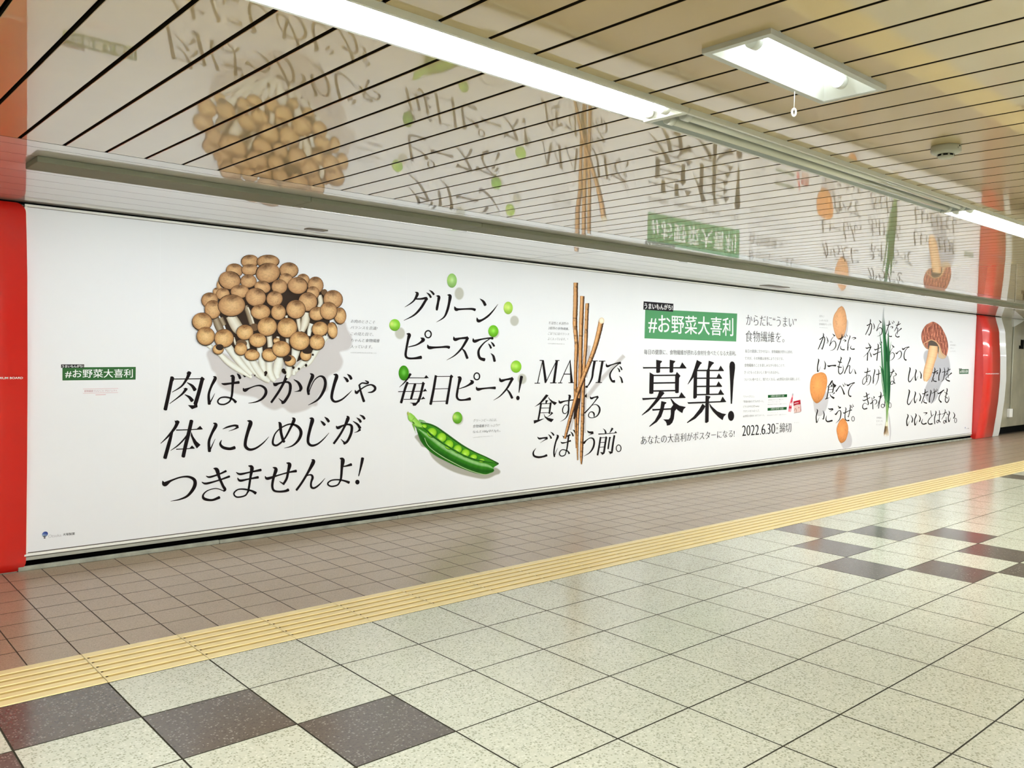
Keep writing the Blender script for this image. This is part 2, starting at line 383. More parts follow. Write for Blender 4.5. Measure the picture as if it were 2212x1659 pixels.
FL_, FO = Frame(0, 760, 6.9125), Frame(0, 1100, 9.2167)
FW_, FX_ = Frame(740, 670, 18.433), Frame(1180, 600, 12.289)
FPX0 = Frame(0, 0, 1)
LAY = 0.00012
def ink(c):                          # printed tone relative to the white sheet
    w = lin((238, 239, 241)); l = lin(c)
    return tuple(max(0.004, min(0.9, l[k]/w[k]*PAPER[k])) for k in range(3))
class Print(MB):
    def __init__(s, frame, layer): super().__init__(); s.fr = frame; s.y = WY*S-layer*LAY
    def P(s, x, y):
        a = sheet(*s.fr(x, y)); return (a[0], s.y, a[1])
    def up(s, n=1): s.y -= LAY*n
    def poly(s, pts, c):
        v = [Vector((p[0], p[1], 0)) for p in pts]
        for t in tessellate_polygon([v]): s.face([s.P(*pts[k]) for k in t], 0, [c]*3)
    def strip(s, A, B, c):
        for k in range(len(A)-1): s.face([s.P(*A[k]), s.P(*A[k+1]), s.P(*B[k+1]), s.P(*B[k])], 0, [c]*4)
    def finish(s, name, label=None):
        o = s.build(name, M_INK, color=True); o.parent = POSTER_PARENT
        if label: o['label'] = label
        return o
def parse(t): return [tuple(float(v) for v in q.split(',')) for q in t.split()]
def crom(P, n):
    out = []
    for i in range(len(P)-1):
        p0, p1, p2, p3 = P[max(i-1, 0)], P[i], P[i+1], P[min(i+2, len(P)-1)]
        for k in range(n):
            t = k/n
            out.append(tuple(0.5*((2*b)+(-a+c)*t+(2*a-5*b+4*c-d)*t*t+(-a+3*b-3*c+d)*t**3) for a, b, c, d in zip(p0, p1, p2, p3)))
    out.append(tuple(P[-1])); return out
def sides(Q):
    A, B, N = [], [], []
    for i, q in enumerate(Q):
        a, b = Q[max(i-1, 0)], Q[min(i+1, len(Q)-1)]
        dx, dy = b[0]-a[0], b[1]-a[1]; L = math.hypot(dx, dy) or 1
        nx, ny = -dy/L, dx/L; w = max(q[2], 0.3)/2
        A.append((q[0]+nx*w, q[1]+ny*w)); B.append((q[0]-nx*w, q[1]-ny*w)); N.append((nx, ny, dx/L, dy/L))
    return A, B, N
def brush(pr, text, c, n=7, cap=True, sc=1.0):
    P = parse(text); Q = crom(P, n) if len(P) > 2 else crom([P[0], tuple((a+b)/2 for a, b in zip(*P)), P[1]], 2)
    if sc != 1: Q = [(q[0], q[1], q[2]*sc) for q in Q]
    A, B, N = sides(Q); pr.strip(A, B, c)
    if cap:
        for e, sg in ((0, -1), (-1, 1)):
            q, (nx, ny, tx, ty) = Q[e], N[e]; w = q[2]/2
            if w < 3: continue
            pts = [(q[0]+nx*w*math.cos(a)+sg*tx*w*.55*math.sin(a), q[1]+ny*w*math.cos(a)+sg*ty*w*.55*math.sin(a)) for a in [math.pi*k/6 for k in range(7)]]
            pr.face([pr.P(*p) for p in pts], 0, [c]*7)
def ring(pr, cx, cy, rx, ry, w, c, n=28):
    for k in range(n):
        a, b = 2*math.pi*k/n, 2*math.pi*(k+1)/n
        q = [(cx+(rx+s)*math.cos(t), cy+(ry+s)*math.sin(t)) for t, s in ((a, -w/2), (b, -w/2), (b, w/2), (a, w/2))]
        pr.face([pr.P(*p) for p in q], 0, [c]*4)
def disc(pr, cx, cy, rx, ry, c, n=24):
    pr.face([pr.P(cx+rx*math.cos(2*math.pi*k/n), cy+ry*math.sin(2*math.pi*k/n)) for k in range(n)], 0, [c]*n)
BLACK = ink((24, 18, 20))
def glyphs(pr, text, c=BLACK, n=7, sc=1.0):
    """strokes split by ';' - 'p' polygon, 'o' ring (x,y,rx,ry,w), 'd' dot (x,y,rx,ry)"""
    for t in text.replace('\n', ' ').split(';'):
        t = t.strip()
        if not t: continue
        pr.up(.06)
        if t[0] == 'p': pr.poly([(a[0], a[1]) for a in parse(t[1:].strip())], c)
        elif t[0] == 'o': v = parse(t[1:].strip())[0]; ring(pr, *v, c)
        elif t[0] == 'd': v = parse(t[1:].strip())[0]; disc(pr, *v, c)
        else: brush(pr, t, c, n, sc=sc)

# headlines, stroke by stroke: x,y,width
T_A = """140,155,32 108,310,32 75,462,34; p 122,148 160,158 155,190 130,190; 150,171,9 290,170,9 425,168,9; 430,165,34 395,300,34 362,410,36; p 378,395 384,440 330,460 290,420 345,422; p 405,168 425,147 453,172 432,195 412,190;
305,108,36 285,160,26 230,240,15 140,297,5; p 278,108 326,113 308,140 285,140; 283,205,6 330,235,24 358,275,34; 275,265,28 230,320,16 115,408,5; p 246,258 292,262 270,285; 262,320,6 305,345,24 332,378,34;
533,148,6 552,165,30 515,240,22 490,320,22 495,410,28; 497,405,14 525,355,9 548,308,3; 612,213,6 640,220,20 700,213,18 778,203,26; 695,143,6 722,152,32 718,240,22 712,320,20 700,370,16; 705,345,15 690,385,15 640,413,14 590,408,14 577,380,14 605,350,13 660,345,15 715,362,18 748,392,26; 758,118,4 778,138,22 790,165,24; 795,95,4 818,114,22 838,145,26;
818,258,6 835,278,32 880,258,14 940,237,12 990,236,18 1030,265,24 1035,310,26 1000,360,20 940,390,12 868,402,4;
1108,208,6 1125,224,32 1160,213,18 1210,202,16 1250,203,20 1270,235,26 1260,310,24 1215,385,26 1190,400,22; 1205,395,20 1182,378,12 1158,355,4; 1235,145,34 1210,200,24 1160,290,22 1088,394,20; 1303,176,6 1345,205,22 1370,250,30 1368,275,24; 1366,280,22 1338,288,9 1308,292,3;
1458,118,6 1482,142,32 1455,210,24 1438,270,24 1445,318,22; 1447,310,8 1462,258,8 1500,182,10 1550,145,14 1590,160,24 1605,215,26 1585,290,26 1530,370,18 1440,421,4;
1682,128,6 1712,142,32 1690,220,28 1668,310,26 1668,362,24 1700,388,20 1760,368,16 1820,318,10 1858,280,3; 1778,150,4 1805,172,22 1818,194,24; 1812,124,4 1838,144,22 1852,170,24;
1888,278,6 1902,302,26 1935,275,14 1990,240,12 2040,226,14 2075,245,22 2078,272,22 2050,295,16 2012,300,7; 1928,228,16 1945,300,18 1973,385,24; 1925,232,14 1955,210,13 2000,214,16 2012,202,18 1985,186,6;
195,577,34 165,640,27 100,720,17 30,788,5; p 162,567 210,578 190,605 172,600; 140,680,20 112,780,32 72,925,34; 180,659,10 300,655,9 425,649,9; p 372,650 408,618 436,652; 325,570,34 300,680,34 270,800,34 246,912,34; 305,672,9 250,750,14 190,810,12 125,855,4; p 322,672 342,720 375,768 412,800 376,835 345,785 318,715; 180,843,9 260,838,8 352,832,9; p 302,836 330,805 358,834;
533,592,6 558,612,32 520,690,24 492,770,24 497,862,28; 500,855,14 525,800,9 552,742,3; 622,650,4 670,630,16 735,615,18 765,624,28; 770,630,20 735,650,10 680,670,3; 612,755,6 600,792,20 628,825,26 690,838,26 738,826,30;
858,570,6 890,588,36 865,670,30 842,760,28 842,815,28 880,845,24 940,832,18 1010,782,12 1065,722,3; 1155,585,6 1172,602,28 1180,680,24 1200,755,26 1212,770,24; 1287,542,6 1305,562,30 1270,640,20 1215,740,16 1150,800,18 1112,800,20 1102,765,18 1127,690,12 1190,632,12 1270,602,14 1340,625,24 1372,680,28 1350,750,24 1290,808,14 1210,832,3;
1453,545,6 1480,560,34 1460,640,28 1440,730,26 1442,782,24 1475,807,22 1530,792,16 1590,742,10 1640,685,3; 1558,570,4 1580,590,22 1598,610,24; 1595,533,4 1620,554,22 1637,578,24;
1708,620,6 1725,637,28 1770,617,16 1820,605,16 1855,622,24 1850,690,24 1815,765,22 1782,788,22; 1795,785,18 1775,768,12 1752,745,4; 1808,525,6 1820,548,32 1785,630,20 1740,710,20 1685,787,20; 1870,575,6 1912,605,20 1935,640,26; 1935,655,22 1908,675,9 1880,684,3; 1903,540,4 1930,562,20 1942,582,22; 1932,514,4 1962,530,20 1978,552,22;
48,1145,6 70,1175,42 130,1142,18 220,1110,14 300,1106,20 355,1140,30 350,1205,32 290,1285,22 210,1322,13 125,1338,3; 465,1098,6 500,1108,18 590,1080,14 655,1050,20; 423,1155,6 465,1170,20 580,1140,14 688,1102,20; 535,1025,6 568,1040,36 590,1110,24 625,1190,24 645,1225,26 632,1243,14; 632,1240,8 560,1217,8 480,1237,10 437,1278,16 447,1315,26 520,1328,20 592,1302,26;
752,1062,6 790,1080,20 880,1062,14 988,1040,24; 765,1115,6 790,1142,22 870,1127,14 962,1110,24; 868,1000,6 902,1018,34 890,1100,22 875,1200,20 865,1250,18; 868,1235,15 840,1283,14 770,1300,14 737,1285,14 733,1257,14 770,1227,12 830,1224,14 900,1240,18 938,1262,28;
1028,1100,6 1052,1122,26 1150,1092,14 1250,1064,14 1325,1050,26; 1232,972,6 1262,988,34 1250,1050,24 1235,1120,22 1205,1172,20; 1210,1175,20 1190,1165,12 1165,1148,4; 1102,1015,6 1132,1035,32 1110,1110,24 1097,1190,22 1112,1235,20 1160,1247,18 1220,1242,22 1250,1230,28;
1472,942,6 1490,962,34 1440,1060,22 1380,1160,20 1328,1232,20; 1370,1170,7 1420,1102,8 1465,1087,16 1482,1112,22 1468,1160,18 1470,1203,20 1500,1212,18 1550,1177,13 1602,1118,3; 1742,928,6 1770,945,36 1762,1020,24 1755,1110,20 1745,1150,16; 1765,1007,10 1800,1003,14 1852,988,26; 1750,1130,13 1725,1180,14 1670,1197,14 1634,1185,14 1630,1162,14 1670,1137,12 1740,1134,13 1800,1148,18 1830,1160,26;
1960,928,28 1948,990,22 1923,1098,8; d 1910,1156,21,23"""
T_B = """390,283,6 425,310,42 380,400,24 320,455,16 235,508,4; 395,385,20 470,385,26 550,372,34; p 540,365 565,352 586,388 560,420 530,400; 560,385,30 540,420,36 470,530,34 370,630,24 220,708,5; 560,290,4 600,320,26 626,362,30; 600,254,4 640,280,26 670,318,30; 706,338,6 745,355,42 735,430,34 718,520,36 715,552,26; 872,326,6 912,342,46 900,440,36 870,560,34 820,660,22 708,733,4;
978,495,4 1000,540,46 1050,540,28 1150,535,24 1240,535,30 1285,548,40; 1356,380,4 1410,425,34 1438,478,40; 1312,660,4 1332,712,44 1390,700,30 1480,640,28 1560,555,18 1628,463,4;
262,905,6 302,922,50 285,1000,34 262,1120,32 250,1230,34 290,1270,30 380,1272,30 480,1257,48; 472,965,6 512,992,50 480,1030,32 400,1075,20 290,1102,12; o 585,912,46,53,20; 575,1065,4 598,1110,46 680,1110,30 780,1105,26 860,1100,34 900,1110,42; 965,945,4 985,990,46 1060,975,28 1150,967,34; p 1140,960 1170,940 1198,975 1165,1010; 1170,980,38 1150,1020,36 1080,1130,28 980,1230,18 860,1300,4; 1085,1125,12 1130,1170,28 1170,1270,36;
1256,970,4 1275,1017,44 1370,990,24 1480,972,22 1550,973,38; 1500,985,14 1420,1042,18 1350,1130,28 1337,1200,34 1360,1268,38 1425,1293,48; 1480,1052,4 1505,1078,24 1524,1120,28; 1520,1026,4 1548,1052,24 1571,1090,28; 1520,1197,6 1560,1240,30 1578,1315,36"""
T_C = """320,262,36 290,310,30 230,390,18 155,460,5; 285,320,12 400,320,10 562,322,11; p 526,318 556,278 598,325; 275,388,36 235,500,34 182,690,36; 285,405,10 400,405,9 505,405,10; p 488,402 508,375 540,405 518,428; 512,410,36 490,500,34 465,600,34 435,675,36; p 450,640 440,690 400,735 360,738 350,705 308,690 400,690; 140,525,12 300,522,10 535,518,11; p 508,517 540,478 570,521; 390,412,36 360,520,34 330,632,32; 220,640,10 350,638,10 505,635,11; p 480,634 512,597 543,636; 700,290,34 665,500,36 622,712,38; p 683,273 735,300 690,310; 700,300,10 920,298,10; p 905,297 930,268 962,300 938,328 908,320; 928,305,34 900,480,34 862,705,36; 680,485,10 890,480,10; 640,672,10 865,665,10;
1022,305,6 1060,325,48 1040,420,32 1020,530,32 1015,605,32 1050,647,28 1130,648,26 1212,632,44; 1212,352,6 1246,382,46 1200,420,30 1130,455,18 1045,482,10; o 1312,297,42,51,19; 1302,450,4 1325,490,42 1400,480,26 1500,470,24 1585,470,40; 1652,317,4 1672,362,42 1740,347,26 1820,332,32; p 1810,325 1838,303 1866,338 1835,370; 1838,345,36 1815,385,34 1760,480,26 1660,590,16 1560,655,4; 1760,490,12 1800,540,28 1840,620,32; 1980,300,42 1965,380,36 1940,540,9; d 1925,620,26,33"""
T_D = """385,372,14 330,600,16 288,800,18; 230,810,16 330,808,16; 330,356,16 400,356,16; p 372,362 412,350 468,735 440,816 425,790; 448,800,14 560,570,14 665,365,15; p 648,360 694,360 634,800 586,800; 640,358,16 718,357,16; 540,803,16 660,802,16; 937,350,14 840,560,14 735,800,16; p 925,365 940,342 992,800 938,800; 815,628,17 940,628,17; 695,803,16 775,803,16; 905,800,15 1010,800,15; 1370,367,16 1480,366,16; 1422,372,46 1390,560,40 1370,700,36 1310,830,22 1262,885,16; d 1263,880,28,22; 1580,372,44 1540,600,42 1508,792,44; 1510,370,16 1632,369,16; 1445,797,16 1565,795,16;
1650,415,4 1672,470,44 1760,442,24 1860,412,26 1935,405,48; 1900,425,16 1800,512,18 1735,610,30 1730,690,34 1770,765,38 1815,772,54; 1868,500,4 1905,535,24 1918,580,28; 1910,462,4 1945,497,24 1963,540,28; 1912,665,6 1950,710,28 1973,795,34;
p 455,1030 505,1050 440,1130 340,1225 222,1283 330,1195; p 490,1068 530,1120 590,1165 674,1195 628,1248 560,1190 510,1120; p 445,1145 500,1152 478,1180 465,1215 442,1215; 350,1217,15 540,1215,13; 355,1212,32 330,1380,32 300,1535,32; 548,1200,36 535,1300,34 520,1412,32; 350,1304,13 530,1303,12; 345,1398,12 530,1392,12; p 208,1548 300,1536 432,1508 330,1562 215,1616; p 405,1405 440,1468 500,1500 610,1525 560,1586 490,1550 430,1490; 578,1400,36 540,1440,18 480,1480,5; p 560,1372 596,1412 560,1425 545,1400;
710,1145,4 735,1192,44 830,1165,24 1030,1137,22; 892,1045,6 928,1065,44 912,1150,30 905,1240,26 905,1330,30 890,1420,28 840,1510,16 740,1575,4; 905,1270,10 870,1240,12 820,1252,16 787,1320,20 792,1390,18 830,1415,16 870,1390,11 900,1335,9;
1328,1070,4 1355,1110,40 1420,1088,24 1485,1078,38; 1490,1085,30 1420,1180,18 1330,1290,18 1225,1402,28; 1325,1287,7 1390,1242,10 1460,1237,16 1515,1290,30 1520,1370,32 1470,1460,22 1380,1498,14 1315,1485,16 1300,1440,18 1330,1387,14 1380,1382,22 1410,1420,28 1412,1475,14"""
T_E = """280,860,4 320,897,36 400,885,28 475,883,40; 482,895,26 420,930,13 335,985,4; 255,1086,4 202,1170,26 217,1240,36 300,1268,40 400,1255,36 468,1230,44; 495,812,4 535,847,26 558,892,32; 540,765,4 580,792,26 608,830,32; 662,825,6 690,852,40 650,960,28 620,1090,28 612,1180,28 622,1258,28; 626,1240,14 655,1155,9 690,1080,3; 782,840,6 820,872,30 870,850,22 932,824,34; 748,962,6 780,985,28 860,970,18 942,940,34; 905,830,32 890,960,30 870,1100,26 850,1170,20; 862,1130,17 832,1220,19 770,1247,19 727,1220,19 727,1167,19 770,1122,17 840,1127,20 890,1152,24 915,1195,36; 940,758,4 975,797,26 993,845,30; 985,718,4 1020,747,26 1040,785,28;
1276,738,6 1310,770,34 1385,777,46; 1392,790,28 1350,810,13 1298,838,4; 1183,955,6 1202,985,44 1260,930,20 1330,887,18 1390,900,30 1413,970,34 1390,1080,34 1320,1180,20 1205,1250,4; 1590,698,6 1630,740,24 1643,785,34; 1775,697,40 1750,740,26 1722,785,10; 1500,808,20 1660,800,14 1855,782,13; p 1812,784 1838,745 1870,785; 1540,872,30 1515,1030,30 1480,1225,32; p 1522,860 1555,880 1528,895; 1535,882,12 1650,874,12; p 1632,872 1650,848 1678,880 1656,905; 1652,890,34 1630,1020,34 1608,1165,36; p 1625,1150 1618,1195 1570,1225 1562,1200 1530,1166 1590,1172; 1530,975,12 1625,970,12; 1525,1070,12 1620,1062,12; 1725,872,30 1705,990,28 1690,1100,30; p 1702,866 1752,870 1735,895; 1815,838,34 1790,980,34 1768,1145,36; p 1785,1130 1780,1185 1725,1210 1718,1180 1690,1150 1750,1155; o 1900,1090,48,67,17"""
T_F = """p 263,295 280,305 530,303 530,330 280,332 270,340; 500,317,28 700,318,28 1120,318,28; p 998,306 1045,207 1132,322; p 528,158 640,180 645,195 610,235 605,410 560,422 528,415; p 798,158 905,180 908,195 872,235 866,405 830,418 793,410; p 398,408 480,455 472,830 430,840 388,830; 440,470,28 700,468,28 930,465,28; p 905,470 940,398 1012,478 985,520 977,815 940,825 905,815; 470,622,30 910,615,30; 465,780,30 910,772,30; p 247,915 265,920 520,912 520,938 260,960; 500,925,27 800,915,26 1105,907,26; p 978,903 1028,800 1114,912; p 585,790 670,795 692,825 640,885 590,960 500,1060 380,1180 245,1268 240,1255 380,1120 500,970 560,870; p 808,935 830,932 900,1010 990,1070 1120,1098 1070,1150 1048,1222 960,1165 880,1085; p 448,1130 470,1138 620,1132 620,1162 470,1172 455,1178; 600,1147,30 840,1135,30; p 818,1122 868,1050 960,1115 930,1140 898,1180 880,1330 850,1410 800,1458 740,1470 735,1425 715,1385 665,1345 775,1345 805,1310 818,1240; p 630,980 732,1005 728,1025 700,1045 675,1160 630,1290 540,1400 392,1495 390,1480 500,1370 570,1240 612,1110;
p 1338,160 1432,212 1438,225 1405,255 1340,380 1280,500 1160,652 1155,640 1230,490 1290,320; p 1275,500 1345,360 1338,905 1300,935 1265,925; p 1575,175 1672,210 1680,225 1640,260 1595,330 1590,840 1520,840 1530,380 1555,330; 1340,372,28 1600,371,28 1865,372,28; p 1765,360 1810,272 1880,378; 1340,526,28 1600,524,28 1830,524,28; p 1728,512 1775,425 1845,530; 1335,690,28 1600,686,28 1830,684,28; p 1722,674 1770,585 1842,690; 1335,855,30 1600,848,28 1870,842,28; p 1762,832 1808,742 1878,850; p 1510,868 1600,885 1608,900 1578,945 1572,1390 1530,1418 1500,1408; p 1148,998 1170,1003 1500,990 1500,1022 1165,1035; 1480,1006,29 1700,998,28 1910,988,26; p 1805,983 1850,888 1924,995; p 1450,1030 1510,1085 1440,1200 1310,1330 1145,1420 1138,1405 1270,1290 1380,1150; p 1580,1015 1640,1090 1740,1180 1840,1225 1924,1240 1875,1290 1850,1362 1760,1295 1660,1190 1600,1100; p 1985,290 1992,230 2015,195 2045,190 2075,205 2097,250 2098,330 2070,560 2038,1035 2012,1035 2000,600; d 2018,1275,62,100"""
T_G = """272,850,5 290,857,20 340,815,14 372,815,18 380,870,20 355,980,20 328,1055,18; 330,1058,15 318,1035,9 303,1012,4; 352,733,8 358,770,20 345,830,18 305,930,20 252,1055,15; 408,798,4 435,850,16 446,905,20; 445,925,15 412,931,4; 535,745,5 578,788,30; 562,800,7 520,850,10 500,920,14 480,985,18; 480,985,8 530,905,10 580,895,14 605,960,18 590,1020,16 550,1065,11 485,1080,3; 653,842,8 690,845,20 755,800,14; 728,758,12 712,840,18 670,970,18 630,1075,14; 740,880,5 775,870,14 800,885,22 770,908,5; 702,985,6 700,1040,18 740,1065,20 772,1062,26; 770,765,4 795,820,16; 806,745,4 828,795,16; 875,783,7 885,800,16 858,880,16 840,970,16 838,1075,18; 842,1050,8 872,950,3; 915,838,5 960,820,14 998,830,22; 1000,838,14 940,865,4; 907,985,6 895,1032,16 930,1055,20 970,1050,28;
247,1245,6 262,1275,24 238,1400,20 240,1500,24; 250,1500,14 275,1462,8 298,1398,3; 370,1283,5 395,1350,20 385,1445,22; 385,1452,18 355,1440,4; 437,1368,5 458,1392,34 520,1380,22 600,1380,34; 695,1208,6 710,1235,22 680,1330,16 655,1450,16 665,1530,18 700,1545,18 740,1500,16 752,1430,12 737,1370,4; 643,1278,4 665,1310,22 718,1316,18; 633,1383,4 652,1407,22 715,1415,18; 875,1213,7 888,1240,22 840,1370,16 772,1538,18; 800,1480,7 850,1387,10 880,1387,16 870,1470,14 878,1530,18 905,1522,12 950,1440,3; 970,1448,4 998,1540,26;
1215,572,5 1232,582,20 1270,555,14 1310,552,16 1315,610,18 1295,720,18 1262,778,16; 1264,780,13 1245,742,4; 1285,452,6 1292,480,17 1282,560,17 1245,660,17 1193,765,14; 1340,528,4 1366,580,16 1370,635,16; 1368,650,12 1338,652,3; 1460,473,5 1503,523,28; 1482,530,7 1447,590,10 1415,690,16; 1415,690,7 1470,627,12 1515,642,16 1525,700,16 1500,765,13 1425,800,3; 1600,578,8 1640,577,18 1695,548,14; 1660,485,7 1667,520,16 1650,590,16 1620,680,16 1590,770,12; 1680,617,4 1720,605,14 1735,622,18 1715,642,4; 1652,720,5 1640,770,16 1680,800,18 1712,797,24; 1716,508,4 1738,545,16; 1746,483,4 1763,520,16; 1793,572,7 1825,577,16 1888,545,16; 1842,495,6 1853,515,15 1830,575,14 1790,660,12 1763,700,6; 1768,695,7 1810,632,10 1835,642,14 1830,700,14 1825,762,7; 1908,640,22 1850,692,10 1800,742,10 1795,790,16 1830,812,20 1865,802,24;
1248,928,6 1285,988,26; 1197,1015,7 1218,1037,24 1270,1017,18 1305,1005,22; 1298,1012,22 1250,1110,15 1150,1210,3; 1240,1120,18 1228,1278,20; 1275,1108,6 1300,1165,18 1308,1205,18; 1368,1048,8 1387,1067,22 1440,1045,14 1500,1020,14; 1342,1143,8 1362,1162,22 1440,1122,14 1495,1103,14; 1432,946,8 1447,985,20 1435,1130,18 1418,1280,18; 1465,913,4 1495,970,16; 1500,883,4 1520,930,14; 1712,963,6 1757,1013,28; 1737,1020,7 1700,1080,10 1660,1190,16; 1660,1190,7 1715,1122,10 1760,1142,16 1765,1200,16 1730,1255,12 1675,1282,3; 1795,1120,6 1812,1142,24 1850,1102,12 1890,1092,14 1910,1140,18 1890,1215,15 1830,1262,3; 1922,1025,6 1942,1057,28 1990,1025,14 2060,1010,24; 2042,1020,9 1985,1082,14 1960,1180,18 1970,1250,20 2002,1270,30"""
T_H = """1168,30,7 1195,42,20 1288,10,16; 1228,-52,7 1238,-20,16 1225,50,16 1210,150,14 1222,235,12; 1255,85,8 1230,170,11 1172,270,13 1140,270,14 1135,210,12 1170,140,10 1240,97,10 1285,112,16 1295,180,18 1265,270,11 1215,300,3; 1365,-22,7 1378,10,20 1350,140,18 1345,260,18; 1350,240,8 1377,155,3; 1400,72,7 1425,82,18 1492,55,14; 1445,-22,7 1460,20,16 1455,90,16 1445,170,14 1420,250,10 1386,302,3; 1683,37,7 1708,42,18 1768,10,16; 1735,-32,7 1745,-5,16 1728,40,16 1690,130,12 1663,192,5; 1778,42,5 1808,82,24; 1805,95,14 1750,122,7; 1748,118,9 1760,190,14 1755,242,12; 1760,200,11 1740,267,12 1702,280,12 1690,252,12 1715,217,12 1752,227,14 1778,262,22;
1150,517,7 1180,527,18 1230,495,14 1268,468,12; 1133,587,7 1165,602,20 1240,565,14 1282,538,14; 1203,438,8 1217,470,22 1230,570,18 1250,655,20 1242,690,12; 1240,688,7 1180,652,9 1142,690,14 1137,740,18 1165,770,22 1222,757,26; 1283,647,7 1302,662,22 1340,612,12 1385,582,12 1415,612,16 1405,660,14 1375,675,5; 1315,540,9 1335,640,15 1340,770,18; 1348,515,6 1370,540,20 1340,562,7; 1488,428,7 1502,470,18 1475,600,16 1453,757,16; 1448,517,6 1470,525,18 1512,490,12; 1512,495,10 1460,640,10 1422,722,6; 1440,650,7 1510,532,8 1560,492,12 1583,530,18 1580,640,16 1570,725,12; 1577,680,11 1552,740,12 1512,730,12 1505,692,12 1540,672,12 1578,702,18; o 1680,695,24,50,10;
p 510,210 528,195 545,210 495,290 415,348 470,280; p 528,212 560,262 614,300 580,347 540,295; p 508,285 538,290 530,322 508,322; 460,325,22 445,440,20 420,565,22; 455,327,10 565,322,9; 560,315,24 550,380,22 538,440,20; 452,385,9 555,380,9; 447,445,9 545,440,9; p 388,582 392,562 440,548 492,533 445,560 396,580; p 478,455 510,508 580,540 560,573 520,545 490,510; 578,445,22 535,480,5; 605,420,26 640,370,18 680,312,16; 688,305,12 730,370,18 770,475,32; 735,268,4 763,318,18; 770,243,4 792,292,16; 818,270,6 840,302,32 900,267,16 972,248,26; 952,262,9 885,340,16 855,430,18 865,500,20 902,518,32;
220,770,6 238,805,22 210,920,20 218,1040,24; 230,1035,14 273,935,3; 345,798,5 369,870,20 357,965,20; 355,975,16 325,957,4; 448,752,5 480,772,24 540,767,30; 548,778,18 480,825,4; 420,900,5 405,980,20 440,1020,28 528,1000,34; 643,703,5 672,737,24 700,737,24; 692,748,14 655,767,4; 583,857,5 602,877,26 650,812,14 690,802,16 705,862,20 680,970,17 600,1055,3; 743,835,5 768,852,22 850,810,14 918,788,22; 880,688,8 893,720,18 875,830,16 852,930,14; 850,930,10 830,905,4; 788,738,8 804,770,18 785,880,16 790,970,18 825,1000,20 865,997,28; 905,688,4 928,748,16; 932,668,4 953,725,16; o 945,965,27,47,11"""
T_I = """383,100,6 397,125,20 377,230,16 370,300,16 395,330,15 457,240,3; 480,130,6 494,155,18 477,230,16 485,308,20; 490,310,8 520,240,3; 550,158,5 573,215,16 568,275,18; 748,178,7 775,187,16 835,150,12; 785,102,6 793,140,14 775,220,14 740,330,12; 795,195,4 838,185,16 815,215,4; 777,265,5 770,312,14 815,325,18; 868,108,6 878,150,16 855,240,14 855,310,16; 903,180,7 948,168,14; 940,103,6 948,180,14 925,290,10 888,332,3; 953,178,6 1037,128,13; 998,103,6 1005,130,12 985,190,10 953,238,6; 958,233,5 995,202,9 1007,270,8; 1055,190,20 1000,242,8 967,290,14 1025,320,22;
370,453,6 387,485,20 362,600,16 355,665,16 382,690,15 442,595,3; 470,483,6 483,515,18 462,600,16 475,665,20; 482,665,9 511,595,3; 540,508,5 566,565,16 550,635,18; 588,513,7 610,522,14 675,483,12; 630,443,6 637,480,14 615,570,14 578,672,11; 640,547,4 682,535,16 655,562,4; 625,610,5 615,652,14 660,670,20; 718,458,6 730,490,16 707,590,14 705,655,16; 743,515,7 818,478,12; 775,438,6 787,520,14 770,610,10 733,682,3; 795,452,4 812,485,11; 818,440,4 830,468,11; 837,498,6 852,517,20 935,460,16; 922,470,8 870,540,12 857,610,14 892,655,24; 978,432,6 988,460,16 965,560,12 957,630,14 985,660,16 1015,612,12 1010,555,3; 938,488,5 992,526,14; 943,558,5 992,591,14;
350,843,6 365,875,18 342,950,16 350,1030,20; 358,1028,9 387,955,3; 408,863,5 437,920,16 425,975,18; 480,833,6 493,865,18 467,940,16 475,1020,20; 483,1018,9 513,945,3; 533,858,5 560,910,16 545,965,18; 608,823,6 665,825,20; 665,830,12 628,862,3; 597,920,4 580,980,16 610,1005,18 655,990,22; 723,788,7 738,870,14; 773,848,6 705,918,12 682,970,14 705,1005,18 750,997,22; 800,793,6 810,820,16 787,910,14 790,1000,14; 823,860,5 888,843,12; 860,783,6 867,830,11 860,950,10; 860,930,9 837,985,10 818,965,10 840,940,10 877,972,15; 903,848,6 980,813,12; 950,768,6 957,795,11 938,860,12 898,932,5; 973,828,5 998,855,15; 970,890,7 972,960,10; 972,930,9 947,990,10 925,975,10 945,945,10 980,977,15; 1010,793,6 1024,825,16 1005,900,14 1015,968,18; 1022,963,9 1042,903,3; 1083,813,5 1107,860,14 1090,912,16; o 1120,945,18,37,8"""

